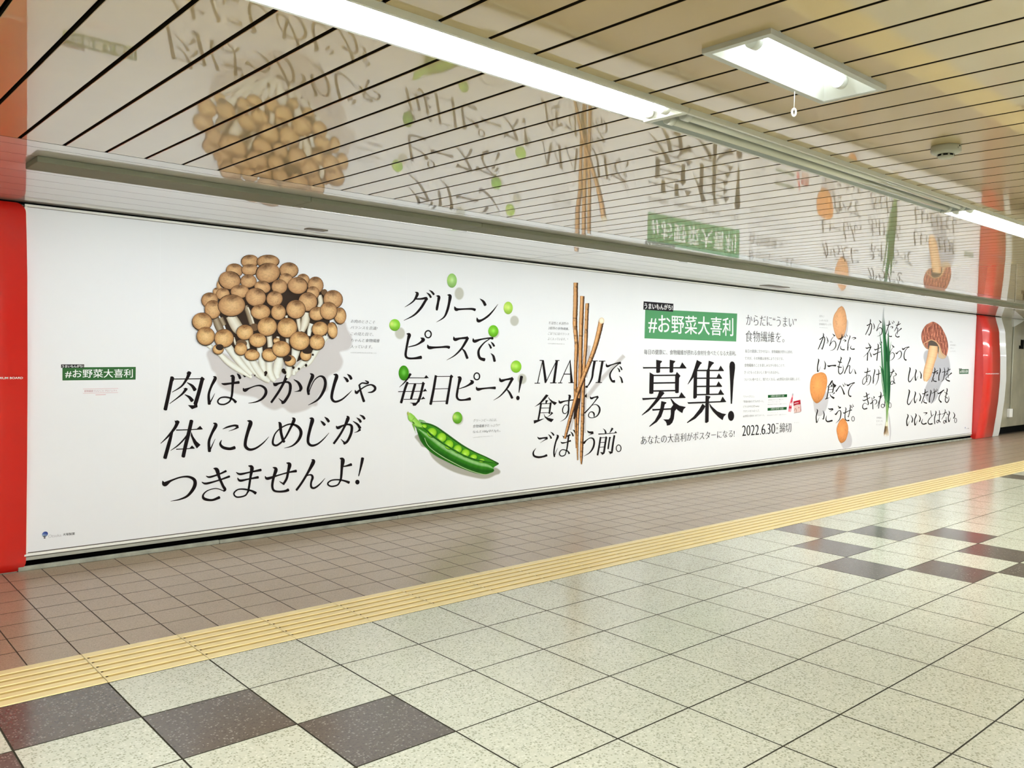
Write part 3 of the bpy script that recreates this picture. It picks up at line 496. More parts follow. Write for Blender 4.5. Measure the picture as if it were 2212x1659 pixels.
def headline(text, frame, layer, name='headline', label=None, n=7, c=BLACK, sc=1.0):
    pr = Print(frame, layer); glyphs(pr, text, c, n, sc); return pr.finish(name, label)
def lines(t, *k):
    L = t.split('\n'); return ';'.join(L[i] for i in k)
LT = 12                                  # layer of the lettering
pr = Print(FA, LT); glyphs(pr, T_A, sc=1.06); pr.finish('headline', 'three-line black slanted headline under the mushroom picture')
pr = Print(FB, LT); glyphs(pr, T_B, sc=1.06); pr.fr = FC; glyphs(pr, T_C, sc=1.06); pr.finish('headline', 'three-line black slanted headline among the green peas')
pr = Print(FD, LT); glyphs(pr, T_D, sc=1.06); pr.fr = FE; glyphs(pr, T_E, sc=1.06); pr.finish('headline', 'three-line black headline crossed by the burdock sticks')
headline(T_F, FF, LT, label='largest upright black headline under the green banner')
for T_, F_, k, lab in ((T_G, FG, 0, 'first line of the potato headline'), (T_G, FG, 1, 'second line of the potato headline'), (T_H, FH, 2, 'third line of the potato headline'), (T_H, FH, 3, 'last line of the potato headline'),
                       (T_G, FG, 2, 'first line of the leek headline'), (T_G, FG, 3, 'second line of the leek headline'), (T_H, FH, 0, 'third line of the leek headline'), (T_H, FH, 1, 'last line of the leek headline'),
                       (T_I, FI, 0, 'first line of the headline below the single mushroom'), (T_I, FI, 1, 'second line of the headline below the single mushroom'), (T_I, FI, 2, 'last line of the headline below the single mushroom')):
    headline(lines(T_, k), F_, LT, 'headline_line', lab, 5)

# ---- typeset captions
_jobs = []
def tl(pr, s, L, R, c=(70, 68, 70), ax=0.0, ay=-0.012, sh=0.0):
    """L = x, top, bottom at the left end, R the same at the right end"""
    _jobs.append((pr, s, L, R, ink(c), ax, ay, sh))
GREY, SOFT = (92, 92, 96), (140, 140, 145)
_fin = []
def cap(frame, rows, c=GREY, name='caption', label=None, layer=LT, **k):
    pr = Print(frame, layer)
    for r in rows: tl(pr, *r, c=c, **k)
    _fin.append((pr, name, label)); return pr
cap(FW_, [('お肉のときこそ', (322, 370, 500), (1280, 415, 550)), ('バランスを意識!', (305, 625, 740), (1360, 655, 790)), ('この見た目で、', (310, 880, 1005), (1215, 900, 1035)),
          ('ちゃんと食物繊維', (318, 1125, 1255), (1455, 1150, 1292)), ('入っています。', (302, 1375, 1515), (1175, 1395, 1532))], ay=-0.02, sh=28, label='small five-line caption beside the mushroom cluster')
cap(FPX0, [('※日本食品標準成分表2020年版(八訂)', (757, 760.6, 763.2), (813, 761.8, 764))], c=SOFT, name='footnote')
cap(FC, [('グリーンピースには、', (1255, 935, 978), (1612, 925, 966)), ('食物繊維がたっぷり!*', (1250, 1018, 1068), (1655, 1002, 1046)), ('なんと100g中7.7gも。', (1248, 1105, 1152), (1662, 1085, 1130))], ay=-0.02, sh=8, label='small three-line caption right of the pea pod')
cap(FC, [('※日本食品標準成分表2020年版(八訂)', (1250, 1205, 1217), (1545, 1180, 1193))], c=SOFT, name='footnote')
cap(FX_, [('不溶性と水溶性の', (52, 1160, 1238), (580, 1182, 1252)), ('2種類の食物繊維。', (48, 1295, 1372), (600, 1322, 1392)), ('ごぼうにはバランス', (42, 1435, 1512), (600, 1465, 1528)), ('よく入っています。*', (38, 1580, 1658), (570, 1600, 1670))], ay=-0.02, sh=10, label='small four-line caption left of the burdock sticks')
cap(FPX0, [('※日本食品標準成分表2020年版(八訂)', (1183, 741, 743.4), (1219.5, 742.2, 744.4))], c=SOFT, name='footnote')
def banner(frame, green, tagp, t1, t2, gc, label, b1=0.03, b2=0.012):
    pr = Print(frame, 3)
    e = 7 if frame is not FI else 3
    g = parse(green); cx = sum(p[0] for p in g)/4; cy = sum(p[1] for p in g)/4
    pr.poly([(p[0], p[1]) for p in g], ink(gc)); pr.up(2); pr.poly([(p[0], p[1]) for p in parse(tagp)], ink((38, 34, 40)))
    o = pr.finish('hashtag_banner', label)
    p2 = Print(frame, LT)
    tl(p2, '#お野菜大喜利', *t1, c=(248, 252, 248), ax=b2, ay=0.006); tl(p2, 'うまいもんがち!', *t2, c=(245, 245, 245), ax=b1, ay=0.01)
    _fin.append((p2, 'banner_lettering', 'white lettering')); return o
banner(FS, '312,250 2142,345 2122,902 295,838', '278,100 872,148 865,308 272,265', ((372, 345, 722), (2062, 430, 795)), ((292, 128, 248), (852, 168, 278)), (86, 152, 104), 'large green hashtag banner above the biggest headline')
banner(FL_, '932,232 2028,225 2025,415 932,428', '912,188 1257,188 1255,240 912,240', ((972, 262, 388), (1982, 256, 384)), ((924, 196, 236), (1242, 194, 233)), (56, 104, 58), 'green hashtag banner at the left end of the poster')
banner(FI, '1180,130 1330,127 1327,203 1180,206', '1176,116 1222,118 1222,134 1176,134', ((1190, 142, 192), (1320, 140, 188)), ((1180, 119, 131), (1218, 121, 132)), (62, 104, 74), 'tiny green hashtag banner at the right end of the poster')
pr = cap(FL_, [('食物繊維でいいことプロジェクト', (1255, 572, 602), (1748, 564, 592))], c=(190, 110, 125), name='project_mark', label='small pink lettering between two thin lines')
for t in ('1238,555,4 1765,546,4', '1238,619,4 1763,608,4', '1428,643,7 1578,638,7'): brush(pr, t, ink((222, 160, 170)), 2)
cap(FS, [('毎日の健康に、食物繊維が摂れる食材を食べたくなる大喜利。', (285, 1055, 1158), (2118, 1088, 1185))], c=(78, 74, 76), ay=-0.01, label='one-line caption under the large green banner')
cap(FT, [('あなたの大喜利がポスターになる!', (222, 568, 752), (2088, 440, 592))], c=(26, 22, 24), ax=0.006, ay=-0.016, name='subheadline', label='one-line black subheadline below the biggest headline')
cap(FU_, [('からだに“うまい”', (350, -5, 245), (1555, 70, 300)), ('食物繊維を。', (330, 372, 645), (1262, 420, 665))], c=(44, 42, 46), ay=-0.018, name='subheadline', label='two-line dark subheadline right of the green banner')
cap(FU_, [('毎日の健康に欠かせない、食物繊維が摂れる食材。', (325, 825, 908), (1462, 852, 925)), ('ですが、その特徴は食材によりさまざま。', (318, 1000, 1078), (1240, 1012, 1082)), ('食物繊維のことを楽しみながら知ることで、', (310, 1165, 1245), (1278, 1178, 1242)),
          ('きっともっとおいしく食べられるから。', (305, 1335, 1412), (1140, 1342, 1412)), ('ついつい食べたく、知りたくなる、#お野菜大喜利 募集します。', (298, 1508, 1582), (1638, 1498, 1568))], c=(128, 126, 130), label='five-line grey body text beside the exclamation mark')
cap(FV, [('『ファイブミニ』', (285, 380, 436), (540, 374, 430)), ('『賢者の食卓 ダブルサポート』', (280, 498, 555), (765, 485, 545)), ('どちらかの公式Twitter', (280, 618, 672), (665, 604, 656)), ('アカウントをフォローして、', (278, 733, 785), (668, 715, 766)), ('#お野菜大喜利をつけてツイート。', (275, 848, 902), (790, 824, 872))], c=(125, 123, 126), label='five-line grey entry instructions above the closing date')
pr = Print(FV, 3)
pr.poly([(872, 368), (1330, 350), (1328, 417), (872, 436)], ink((16, 84, 38))); pr.poly([(862, 678), (1322, 652), (1318, 718), (862, 745)], ink((16, 84, 38))); pr.finish('prize_bars', 'two dark green bars')
cap(FV, [('お野菜大喜利大賞 1名様', (940, 372, 422), (1255, 362, 408)), ('お野菜大喜利賞 10名様', (938, 680, 728), (1240, 664, 712))], c=(225, 238, 225), name='prize_lettering', label='white lettering')
cap(FV, [('大賞作品をポスターにして掲載します。', (872, 472, 500), (1245, 456, 484)), ('ファイブミニ 1ケース', (866, 528, 552), (1160, 516, 540)), ('賢者の食卓ダブルサポート 1箱をプレゼント。', (864, 585, 608), (1318, 562, 588)), ('ファイブミニ 1ケース', (862, 785, 806), (1105, 772, 794)), ('賢者の食卓ダブルサポート 1箱をプレゼント。', (854, 842, 868), (1312, 815, 842))], c=(150, 140, 150), name='prize_text')
pr = cap(FV, [('2022', (252, 1098, 1348), (655, 1078, 1318)), ('6', (715, 1065, 1312), (808, 1060, 1306)), ('30', (855, 1055, 1302), (1042, 1048, 1288)), ('締切', (1150, 1035, 1272), (1428, 1030, 1252))], c=(24, 20, 22), ax=0.008, ay=-0.016, name='closing_date', label='black closing date line')
glyphs(pr, 'd 693,1302,12,14; d 826,1288,12,14; 1068,1050,14 1120,1048,14; 1060,1278,14 1112,1274,14', ink((40, 36, 38)))
cap(FV, [('木', (1066, 1130, 1198), (1116, 1128, 1195))], c=(60, 56, 58), name='weekday'); 
cap(FV, [('詳しくはこちら', (1495, 1019, 1036), (1612, 1016, 1033))], c=(150, 146, 150), name='footnote')
cap(FG, [('意外に!', (276, 376, 418), (370, 378, 418)), ('じゃがいもには', (274, 460, 500), (445, 462, 504)), ('食物繊維がたっぷり!', (270, 535, 575), (512, 542, 582)), ('※日本食品標準成分表2020年版', (272, 614, 628), (440, 624, 636))], c=(160, 160, 165), label='small grey caption left of the top potato')
cap(FH, [('食物繊維も', (1412, 925, 962), (1522, 928, 962)), ('ビタミンも', (1412, 990, 1030), (1532, 988, 1026)), ('たっぷり。', (1412, 1062, 1095), (1530, 1060, 1090))], c=(160, 158, 162), label='small grey caption left of the leek root')
cap(FJ, [('実は、', (1034, 1008, 1034), (1078, 1008, 1034)), ('食物繊維の', (1034, 1060, 1086), (1128, 1060, 1086)), ('多い', (1034, 1108, 1134), (1098, 1108, 1134)), ('しいたけ。', (1034, 1156, 1182), (1124, 1156, 1182))], c=(175, 172, 176), label='small grey caption right of the single brown mushroom')
# maker's mark with the balloon, at both ends of the sheet
def logo(frame, bal, txt, jp, k, label):
    pr = Print(frame, 4); cx, cy, rx, ry = bal; n = 20
    rr = [0, .5, 1]
    for a, b in zip(rr[:-1], rr[1:]):
        for q in range(n):
            t0, t1 = 2*math.pi*q/n, 2*math.pi*(q+1)/n
            pts, cs = [], []
            for r, t in ((a, t0), (a, t1), (b, t1), (b, t0)):
                x, y = r*math.cos(t), r*math.sin(t); f = min(1, max(0, 0.5-0.62*y+0.25*x))
                pts.append((cx+x*rx, cy+y*ry-x*rx*0.35*0.5)); cs.append(ink(tuple(int((1-f)*u+f*v) for u, v in ((165, 40), (185, 58), (205, 140)))))
            pr.face([pr.P(*p) for p in pts], 0, cs)
    pr.poly([(cx-rx*.75, cy+ry*.72), (cx+rx*.45, cy+ry*.62), (cx, cy+ry*1.22), (cx-rx*.3, cy+ry*1.22)], ink((190, 198, 205)))
    pr.up(); pr.poly([(cx-rx*.38, cy+ry*1.25), (cx+rx*.15, cy+ry*1.2), (cx+rx*.12, cy+ry*1.62), (cx-rx*.34, cy+ry*1.66)], ink((60, 40, 50)))
    tl(pr, 'Otsuka', *txt, c=(190, 186, 190)); tl(pr, '大塚製薬', *jp, c=(50, 46, 50), ax=0.012, ay=0.004)
    _fin.append((pr, 'maker_logo', label))
logo(FO, (895, 497, 60, 52), ((962, 508, 570), (1222, 486, 540)), ((1250, 480, 530), (1490, 458, 510)), 1, 'small balloon logo at the lower left corner of the poster')
logo(FI, (1275, 1062, 5, 12), ((1283, 1070, 1082), (1305, 1068, 1080)), ((1309, 1068, 1080), (1333, 1066, 1078)), 1, 'tiny balloon logo at the lower right corner of the poster')

def run_type():
    obs = []
    for j in _jobs:
        cu = bpy.data.curves.new('type', 'FONT'); cu.body = j[1]; cu.size = 1; cu.resolution_u = 4
        o = bpy.data.objects.new('type', cu); COL.objects.link(o); obs.append(o)
    bpy.context.view_layer.update(); dg = bpy.context.evaluated_depsgraph_get()
    for o, (pr, s, L, R, c, ax, ay, sh) in zip(obs, _jobs):
        me = bpy.data.meshes.new_from_object(o.evaluated_get(dg))
        bm = bmesh.new(); bm.from_mesh(me); bpy.data.meshes.remove(me)
        bmesh.ops.remove_doubles(bm, verts=bm.verts, dist=1e-5)
        mv = {}
        for e in bm.edges:
            if len(e.link_faces) == 1:
                f = e.link_faces[0]; a, b = e.verts; d = b.co-a.co; nn = Vector((d.y, -d.x, 0)).normalized()
                if nn.dot(f.calc_center_median()-a.co) > 0: nn = -nn
                for v in (a, b): mv.setdefault(v, []).append(nn)
        for v, ns in mv.items():
            t = Vector((0, 0, 0))
            for k in ns: t += k
            if t.length > 1e-6:
                t.normalize(); v.co += Vector((t.x*ax, t.y*ay, 0))
        if not bm.verts: bm.free(); continue
        x0 = min(v.co.x for v in bm.verts); x1 = max(v.co.x for v in bm.verts); y0 = min(v.co.y for v in bm.verts); y1 = max(v.co.y for v in bm.verts)
        q = [sheet(*pr.fr(*p)) for p in ((L[0], L[2]), (R[0], R[2]), (R[0]+sh, R[1]), (L[0]+sh, L[1]))]
        for f in bm.faces:
            pts = []
            for v in f.verts:
                a = (v.co.x-x0)/(x1-x0); b = (v.co.y-y0)/(y1-y0)
                w = ((1-a)*(1-b), a*(1-b), a*b, (1-a)*b)
                pts.append((sum(k*p[0] for k, p in zip(w, q)), pr.y, sum(k*p[1] for k, p in zip(w, q))))
            pr.face(pts, 0, [c]*len(pts))
        bm.free()
    for o in obs:
        d = o.data; bpy.data.objects.remove(o); bpy.data.curves.remove(d)
    for pr, n, l in _fin: pr.finish(n, l)
run_type()
# paper seams where the poster sheets overlap
pr = Print(FPX0, 0.4)
for v in SE[1:-1]:
    a = v*S; pr.face([(a-.0022, pr.y, ZB*S), (a+.0022, pr.y, ZB*S), (a+.0022, pr.y, ZT*S), (a-.0022, pr.y, ZT*S)], 0, [ink((241, 242, 244))]*4)
pr.finish('sheet_seams')

# ---- printed vegetables
PAP = PAPER
def mix(a, b, t): return tuple(x+(y-x)*t for x, y in zip(a, b))
def soft(pr, pts, c, fade):
    """printed cast shadow: flat tone with a soft edge"""
    P = [(p[0], p[1]) for p in pts]
    ar = sum(P[i-1][0]*P[i][1]-P[i][0]*P[i-1][1] for i in range(len(P)))
    if ar < 0: P.reverse()
    pr.poly(P, c); n = len(P); O = []
    for i in range(n):
        a, b = P[i-1], P[(i+1) % n]; dx, dy = b[0]-a[0], b[1]-a[1]; L = math.hypot(dx, dy) or 1
        O.append((P[i][0]+dy/L*fade, P[i][1]-dx/L*fade))
    for i in range(n):
        j = (i+1) % n
        pr.face([pr.P(*P[i]), pr.P(*P[j]), pr.P(*O[j]), pr.P(*O[i])], 0, [c, c, PAP, PAP])
def loop(pts, n=5):
    P = parse(pts) if isinstance(pts, str) else pts
    P = [(p[0], p[1]) for p in P]; Q = P[-2:]+P+P[:2]; R = crom([(x, y, 0) for x, y in Q], n)
    return [(r[0], r[1]) for r in R[2*n:-2*n-1]] if len(R) > 4*n else P
def ell(cx, cy, rx, ry, n=24): return [(cx+rx*math.cos(2*math.pi*k/n), cy+ry*math.sin(2*math.pi*k/n)) for k in range(n)]
def shaded(pr, cx, cy, rx, ry, fn, rings=9, n=26, rot=0.0):
    ca, sa = math.cos(rot), math.sin(rot)
    rr = [math.sin(math.pi/2*k/rings) for k in range(rings+1)]
    cache = {}
    def V(i, k):
        k %= n
        if (i, k) not in cache:
            r, t = rr[i], 2*math.pi*k/n; x, y = r*math.cos(t), r*math.sin(t)
            cache[(i, k)] = (pr.P(cx+(x*rx*ca-y*ry*sa), cy+(x*rx*sa+y*ry*ca)), fn(x, y, r))
        return cache[(i, k)]
    for i in range(rings):
        for k in range(n):
            q = [V(i, k), V(i, k+1), V(i+1, k+1), V(i+1, k)]
            if i == 0: q = [q[0], q[2], q[3]]
            pr.face([p[0] for p in q], 0, [p[1] for p in q])
def poly_shaded(pr, outline, fn, rings=9):
    """outline shrunk towards its centre in rings; fn(x, y, r) in -1..1 box measures"""
    xs = [p[0] for p in outline]; ys = [p[1] for p in outline]
    cx, cy = sum(xs)/len(xs), sum(ys)/len(ys); hx, hy = (max(xs)-min(xs))/2, (max(ys)-min(ys))/2
    n = len(outline); rr = [math.sin(math.pi/2*k/rings) for k in range(rings+1)]
    C = [[None]*n for _ in rr]
    for i, r in enumerate(rr):
        for k, (x, y) in enumerate(outline):
            px, py = cx+(x-cx)*r, cy+(y-cy)*r; C[i][k] = (pr.P(px, py), fn((px-cx)/hx, (py-cy)/hy, r))
    for i in range(rings):
        for k in range(n):
            j = (k+1) % n; q = [C[i][k], C[i][j], C[i+1][j], C[i+1][k]]
            if i == 0: q = [q[0], q[2], q[3]]
            pr.face([p[0] for p in q], 0, [p[1] for p in q])
def lanes(pr, text, cols, n=7, jit=0.0, dark=None):
    """a stick: brush stroke coloured across its width"""
    Q = crom(parse(text), n) if isinstance(text, str) else text
    A, B, _ = sides(Q); m = len(cols); rows = []
    for i, (a, b) in enumerate(zip(A, B)):
        f = 1+random.uniform(-jit, jit); d = dark and random.random() < dark
        row = []
        for k in range(m):
            t = k/(m-1); c = tuple(v*f for v in cols[k])
            if d and 0 < k < m-1 and random.random() < .75: c = tuple(v*.35 for v in c)
            row.append((pr.P(b[0]+(a[0]-b[0])*t, b[1]+(a[1]-b[1])*t), c))
        rows.append(row)
    for r0, r1 in zip(rows[:-1], rows[1:]):
        for k in range(m-1): pr.face([r0[k][0], r0[k+1][0], r1[k+1][0], r1[k][0]], 0, [r0[k][1], r0[k+1][1], r1[k+1][1], r1[k][1]])
SH = ink((204, 199, 198))

# mushroom cluster
pr = Print(FM, 1)
soft(pr, loop('300,1400 330,1340 420,1350 900,1500 1500,1450 1850,1250 1990,1050 2100,960 2140,1060 2200,1180 2170,1300 2040,1350 2080,1480 2030,1590 1900,1660 1870,1740 1880,1850 1800,1880 1740,1960 1740,2050 1680,2060 1600,2110 1420,2150 1300,2080 1180,2110 1050,2050 950,1950 700,1900 520,1830 440,1760 420,1640 350,1560'), ink((208, 203, 202)), 30)
pr.finish('mushroom_shadow', 'printed grey shadow')
pr = Print(FM, 14)
DK = ink((56, 44, 36))
pr.poly(loop('440,560 700,470 1300,420 1750,500 1900,800 1900,1050 1760,1300 1560,1440 1400,1500 1100,1440 800,1420 620,1290 560,1100 500,950 430,800'), DK); pr.up()
STEMC = [ink((150, 132, 105)), ink((222, 214, 194)), ink((236, 232, 216)), ink((222, 214, 196)), ink((165, 148, 120))]
STEMD = [ink((84, 68, 52)), ink((140, 122, 98)), ink((176, 160, 136)), ink((150, 132, 106)), ink((84, 68, 52))]
STEMW = [ink((190, 184, 166)), ink((232, 232, 220)), ink((240, 242, 234)), ink((234, 234, 222)), ink((196, 190, 172))]
for t, cc in (('400,900,90 440,1000,110 470,1070,100', STEMD), ('470,900,70 520,1000,60', STEMD), ('800,740,60 850,860,80 880,990,60', STEMD), ('830,760,20 870,860,30 910,990,30', STEMC), ('600,870,130 650,960,150 700,1040,150 760,1090,120', STEMC),
              ('1500,910,60 1510,1000,50 1530,1080,50', STEMC), ('1610,830,110 1590,960,110 1550,1080,70', STEMC), ('1680,980,70 1650,1070,60 1640,1140,40', STEMW), ('1340,870,40 1350,930,30', STEMC), ('1780,600,60 1800,700,70 1770,760,50', STEMC),
              ('640,1160,30 670,1260,30', STEMC), ('800,1170,60 820,1240,60 840,1310,40', STEMC), ('1350,1140,50 1360,1260,40', STEMC), ('1230,1150,40 1220,1220,60', STEMC), ('2010,1000,50 1940,1080,70', STEMW),
              ('1870,1150,80 1800,1230,80', STEMW), ('1760,1290,90 1700,1400,80 1640,1500,60 1570,1550,40', STEMW), ('300,1250,70 350,1300,60', STEMW), ('440,1360,60 560,1480,80 700,1580,80 830,1655,60 880,1690,40', STEMW),
              ('560,1270,100 640,1380,95 760,1530,90 880,1650,70', STEMW), ('740,1370,80 830,1500,80 930,1620,80 1010,1690,70', STEMW), ('1110,1120,80 1120,1200,70 1130,1290,80', STEMC),
              ('980,1250,80 995,1380,70 1020,1500,90 1050,1630,60', STEMW), ('880,1450,90 950,1570,100 1040,1690,90 1120,1740,60', STEMW), ('1470,1310,120 1450,1420,90 1420,1540,60', STEMW), ('1590,1460,90 1520,1540,80 1440,1620,60 1420,1650,30', STEMW),
              ('1265,1400,90 1235,1520,130 1210,1640,110 1230,1700,60', STEMW), ('1115,1460,85 1115,1590,90 1150,1690,90 1190,1735,60', STEMW), ('1370,1520,80 1370,1610,85 1370,1660,70 1350,1700,40', STEMW), ('1440,1610,50 1440,1660,50', STEMW)):
    lanes(pr, t, cc, 5, 0.02); pr.up()
for t in ('1600,1530,17', '1505,1577,15', '1432,1560,17', '1300,1600,26', '1320,1625,20', '1066,1630,22', '1060,1660,14', '1690,1390,14', '920,1665,10'):
    a = parse(t)[0]; disc(pr, a[0], a[1], a[2], a[2]*1.1, ink((40, 30, 24)))
pr.up()
CAPB, CAPH, CAPD, CAPT = ink((192, 148, 104)), ink((226, 186, 138)), ink((138, 96, 62)), ink((96, 68, 48))
CAPB2, CAPH2, CAPT2 = ink((204, 158, 104)), ink((240, 206, 150)), ink((120, 78, 44))
def capfn(fr, seed):
    ph = random.uniform(-.25, .25)
    def fn(x, y, r):
        f = min(1, max(0, fr)); B, H, T = mix(CAPB, CAPB2, f), mix(CAPH, CAPH2, f), mix(CAPT, CAPT2, f)
        g = math.exp(-((x-ph*.4)**2+(y-.02)**2)/.32); c = mix(B, H, g*.85)
        c = mix(c, CAPD, max(0, (r-.72)/.28)**1.6*.8)
        d = math.hypot((x-ph)/.66, (y+.74)/.44); t = max(0, 1-d) if d < 1 else 0
        c = mix(c, T, min(.9, (t**.6)*random.uniform(.55, 1.15))) if t > 0 else c
        m = random.uniform(.90, 1.08) if random.random() < .8 else random.uniform(.74, .95)
        return tuple(v*m for v in c)
    return fn
for t in ('855,150,114,86 1095,150,146,86 650,272,110,92 855,262,112,74 1370,268,124,102 1330,385,88,76 1560,400,84,84 1725,468,102,112 1690,568,84,86 450,470,36,66 410,550,46,50 '
          '585,402,143,118 835,412,104,88 1095,305,158,130 1020,492,108,80 1245,487,104,95 1485,472,130,110 720,552,122,88 495,585,90,80 320,665,108,100 930,627,135,120 1180,647,107,100 '
          '360,790,106,122 610,735,178,142 1840,560,40,40 1955,655,126,120 1620,687,123,123 995,822,128,100 1230,827,97,102 1460,787,126,122 2048,872,80,108 1745,845,106,90 1895,808,112,116 '
          '218,950,131,117 910,1025,55,50 1945,1065,66,107 1780,1047,106,96 1080,1017,129,122 1345,1032,131,130 785,1092,111,99 740,1240,70,50 1205,1205,45,40 430,1315,72,66 265,1142,119,119 508,1170,126,119 '
          '955,1197,113,92 1740,1222,100,100 1510,1205,132,122 1590,1395,74,74 730,1312,82,82 880,1392,98,72 1110,1392,99,84 1385,1468,73,72 1265,1312,119,106').split():
    cx, cy, rx, ry = [float(v) for v in t.split(',')]
    shaded(pr, cx, cy+4, rx*1.05, ry*1.06, lambda x, y, r: DK, 1, 22); pr.up(.5)
    fr = (cy-700)/400+.1
    dk = (cx, cy) in ((740, 1240), (910, 1025), (1840, 560))
    shaded(pr, cx, cy, rx, ry, (lambda x, y, r: mix(DK, CAPB, .25)) if dk else capfn(fr, cx), 12, 34, random.uniform(-.25, .25)); pr.up(.5)
for t in ('1345,1440,56,40', '450,1290,52,40', '1610,1345,66,34'):
    a = parse(t)[0] if 0 else [float(v) for v in t.split(',')]
    pr.poly(ell(*a, 20), DK)
pr.finish('mushroom_picture', 'printed cluster of brown-capped mushrooms on white stems')

# peas and pod
def pea(fr, sx, body, col, yel=0.0):
    p = Print(fr, 2)
    if sx: soft(p, ell(*[v*(0.86 if i > 1 else 1) for i, v in enumerate(sx)]), ink((196, 196, 184)), sx[2]*.28)
    p.y = WY*S-LAY*15
    B, H, D = ink(col), ink(tuple(min(255, v+60) for v in col)), ink(tuple(int(v*.72) for v in col)); Y = ink((220, 236, 130))
    def fn(x, y, r):
        g = math.exp(-((x-.02)**2+(y+.08)**2)/.14); c = mix(B, D, max(0, y)*.6+max(0, r-.8)*1.2); c = mix(c, H, g*.7)
        return mix(c, Y, yel*math.exp(-((x+.55)**2+(y+.2)**2)/.16))
    shaded(p, *body, fn, 8, 26); p.finish('pea_picture', 'printed green pea')
pea(FB, (1050, 305, 68, 96), (940, 112, 73, 107), (158, 208, 118), .3)
pea(FB, (1875, 712, 64, 78), (1780, 520, 69, 94), (170, 214, 84), .8)
pea(FB, (165, 898, 74, 90), (86, 775, 82, 89), (136, 204, 58), .9)
pea(FB, (1580, 890, 68, 84), (1558, 866, 76, 90), (112, 190, 40), .1)
pea(FC, (240, 265, 76, 108), (220, 247, 76, 113), (66, 150, 24), .0)
pea(FC, (1990, 335, 66, 78), (1898, 152, 80, 92), (142, 206, 54), .6)
pea(FC, (1038, 935, 72, 90), (1022, 916, 73, 90), (104, 172, 44), .7)
pr = Print(FP, 2)
soft(pr, loop('345,690 380,650 470,640 620,820 800,1010 1100,1190 1500,1360 1880,1300 2010,1350 2010,1400 1930,1430 1800,1490 1650,1500 1400,1450 1150,1380 900,1260 720,1120 640,1000 600,900 480,860 430,790'), ink((172, 170, 158)), 26)
pr.y = WY*S-LAY*15
G1, G2, G3, G4 = ink((26, 84, 14)), ink((50, 126, 24)), ink((120, 178, 92)), ink((168, 224, 66))
pr.poly(loop('300,410 380,480 450,440 640,425 760,480 960,620 1250,830 1500,970 1750,1085 1985,1195 1980,1235 1900,1290 1850,1390 1720,1425 1600,1410 1400,1335 1200,1235 1000,1130 800,1010 650,900 560,800 520,690 400,560', 3), G2); pr.up()
lanes(pr, '380,520,40 520,690,200 640,800,260 800,930,270 1000,1050,250 1200,1150,240 1400,1235,230 1600,1300,230 1750,1320,210 1860,1330,120 1900,1320,60', [G3, ink((150, 196, 130)), G2, ink((40, 110, 20)), G1, ink((30, 90, 16)), ink((44, 112, 28))], 8, .10); pr.up()
pr.poly(loop('430,400 560,430 700,450 950,620 1250,830 1500,975 1750,1085 1975,1205 1850,1212 1600,1162 1300,1062 1000,902 760,702 600,562', 3), ink((60, 140, 26))); pr.up()
lanes(pr, '440,392,20 600,425,42 760,490,42 950,625,50 1250,838,46 1500,978,38 1750,1088,32 1978,1205,34', [ink((110, 150, 96)), G1, ink((24, 76, 12)), ink((88, 168, 44))], 7, .05); pr.up()
for t in ('510,470,60,40 670,590,96,92 865,690,92,92 1010,830,88,92 1185,920,82,80 1340,1000,82,76 1500,1080,68,54 1660,1150,58,36').split():
    a = [float(v) for v in t.split(',')]
    shaded(pr, a[0]+6, a[1]+8, a[2]*1.06, a[3]*1.06, lambda x, y, r: ink((36, 100, 12)), 1, 22); pr.up(.5)
    shaded(pr, *a, lambda x, y, r: mix(mix(ink((160, 216, 50)), ink((96, 168, 24)), max(0, r-.55)*1.8), ink((214, 244, 130)), math.exp(-((x+.15)**2+(y-.25)**2)/.1)*.6), 6, 22); pr.up(.5)
lanes(pr, '440,450,10 560,540,26 640,625,40 760,715,40 900,815,36 1100,935,32 1300,1045,30 1500,1120,28 1700,1165,26 1850,1190,24 1930,1200,16', [ink((70, 140, 46)), G1, ink((34, 96, 18))], 7, .05); pr.up()
brush(pr, '520,700,10 600,860,12 800,1022,14 1100,1195,14 1400,1338,14 1700,1427,12 1840,1400,8', ink((176, 208, 150)), 8); pr.up()
LG, LG2 = ink((128, 190, 66)), ink((150, 206, 88))
for t, c in (('300,390,40 320,490,12 345,610,2', LG2), ('350,430,70 410,580,10', ink((70, 130, 50))), ('420,360,60 500,365,26 552,388,3', ink((130, 180, 110))), ('290,420,30 330,560,3', LG)): brush(pr, t, c, 6)
pr.up(); lanes(pr, '215,200,30 232,240,90 262,300,140 310,345,120 370,410,120 430,450,80 470,470,40', [LG, LG2, ink((170, 220, 104)), LG], 7, .03); pr.up()
brush(pr, '195,175,10 192,205,40 205,240,44', ink((176, 190, 96)), 5); brush(pr, '262,366,6 320,300,8', ink((84, 140, 40)), 3); brush(pr, '280,375,12 315,410,20', ink((30, 70, 20)), 3)
brush(pr, '1930,1195,20 1985,1215,44', ink((52, 78, 40)), 3)
pr.finish('pea_pod_picture', 'printed open pea pod with a row of peas inside')

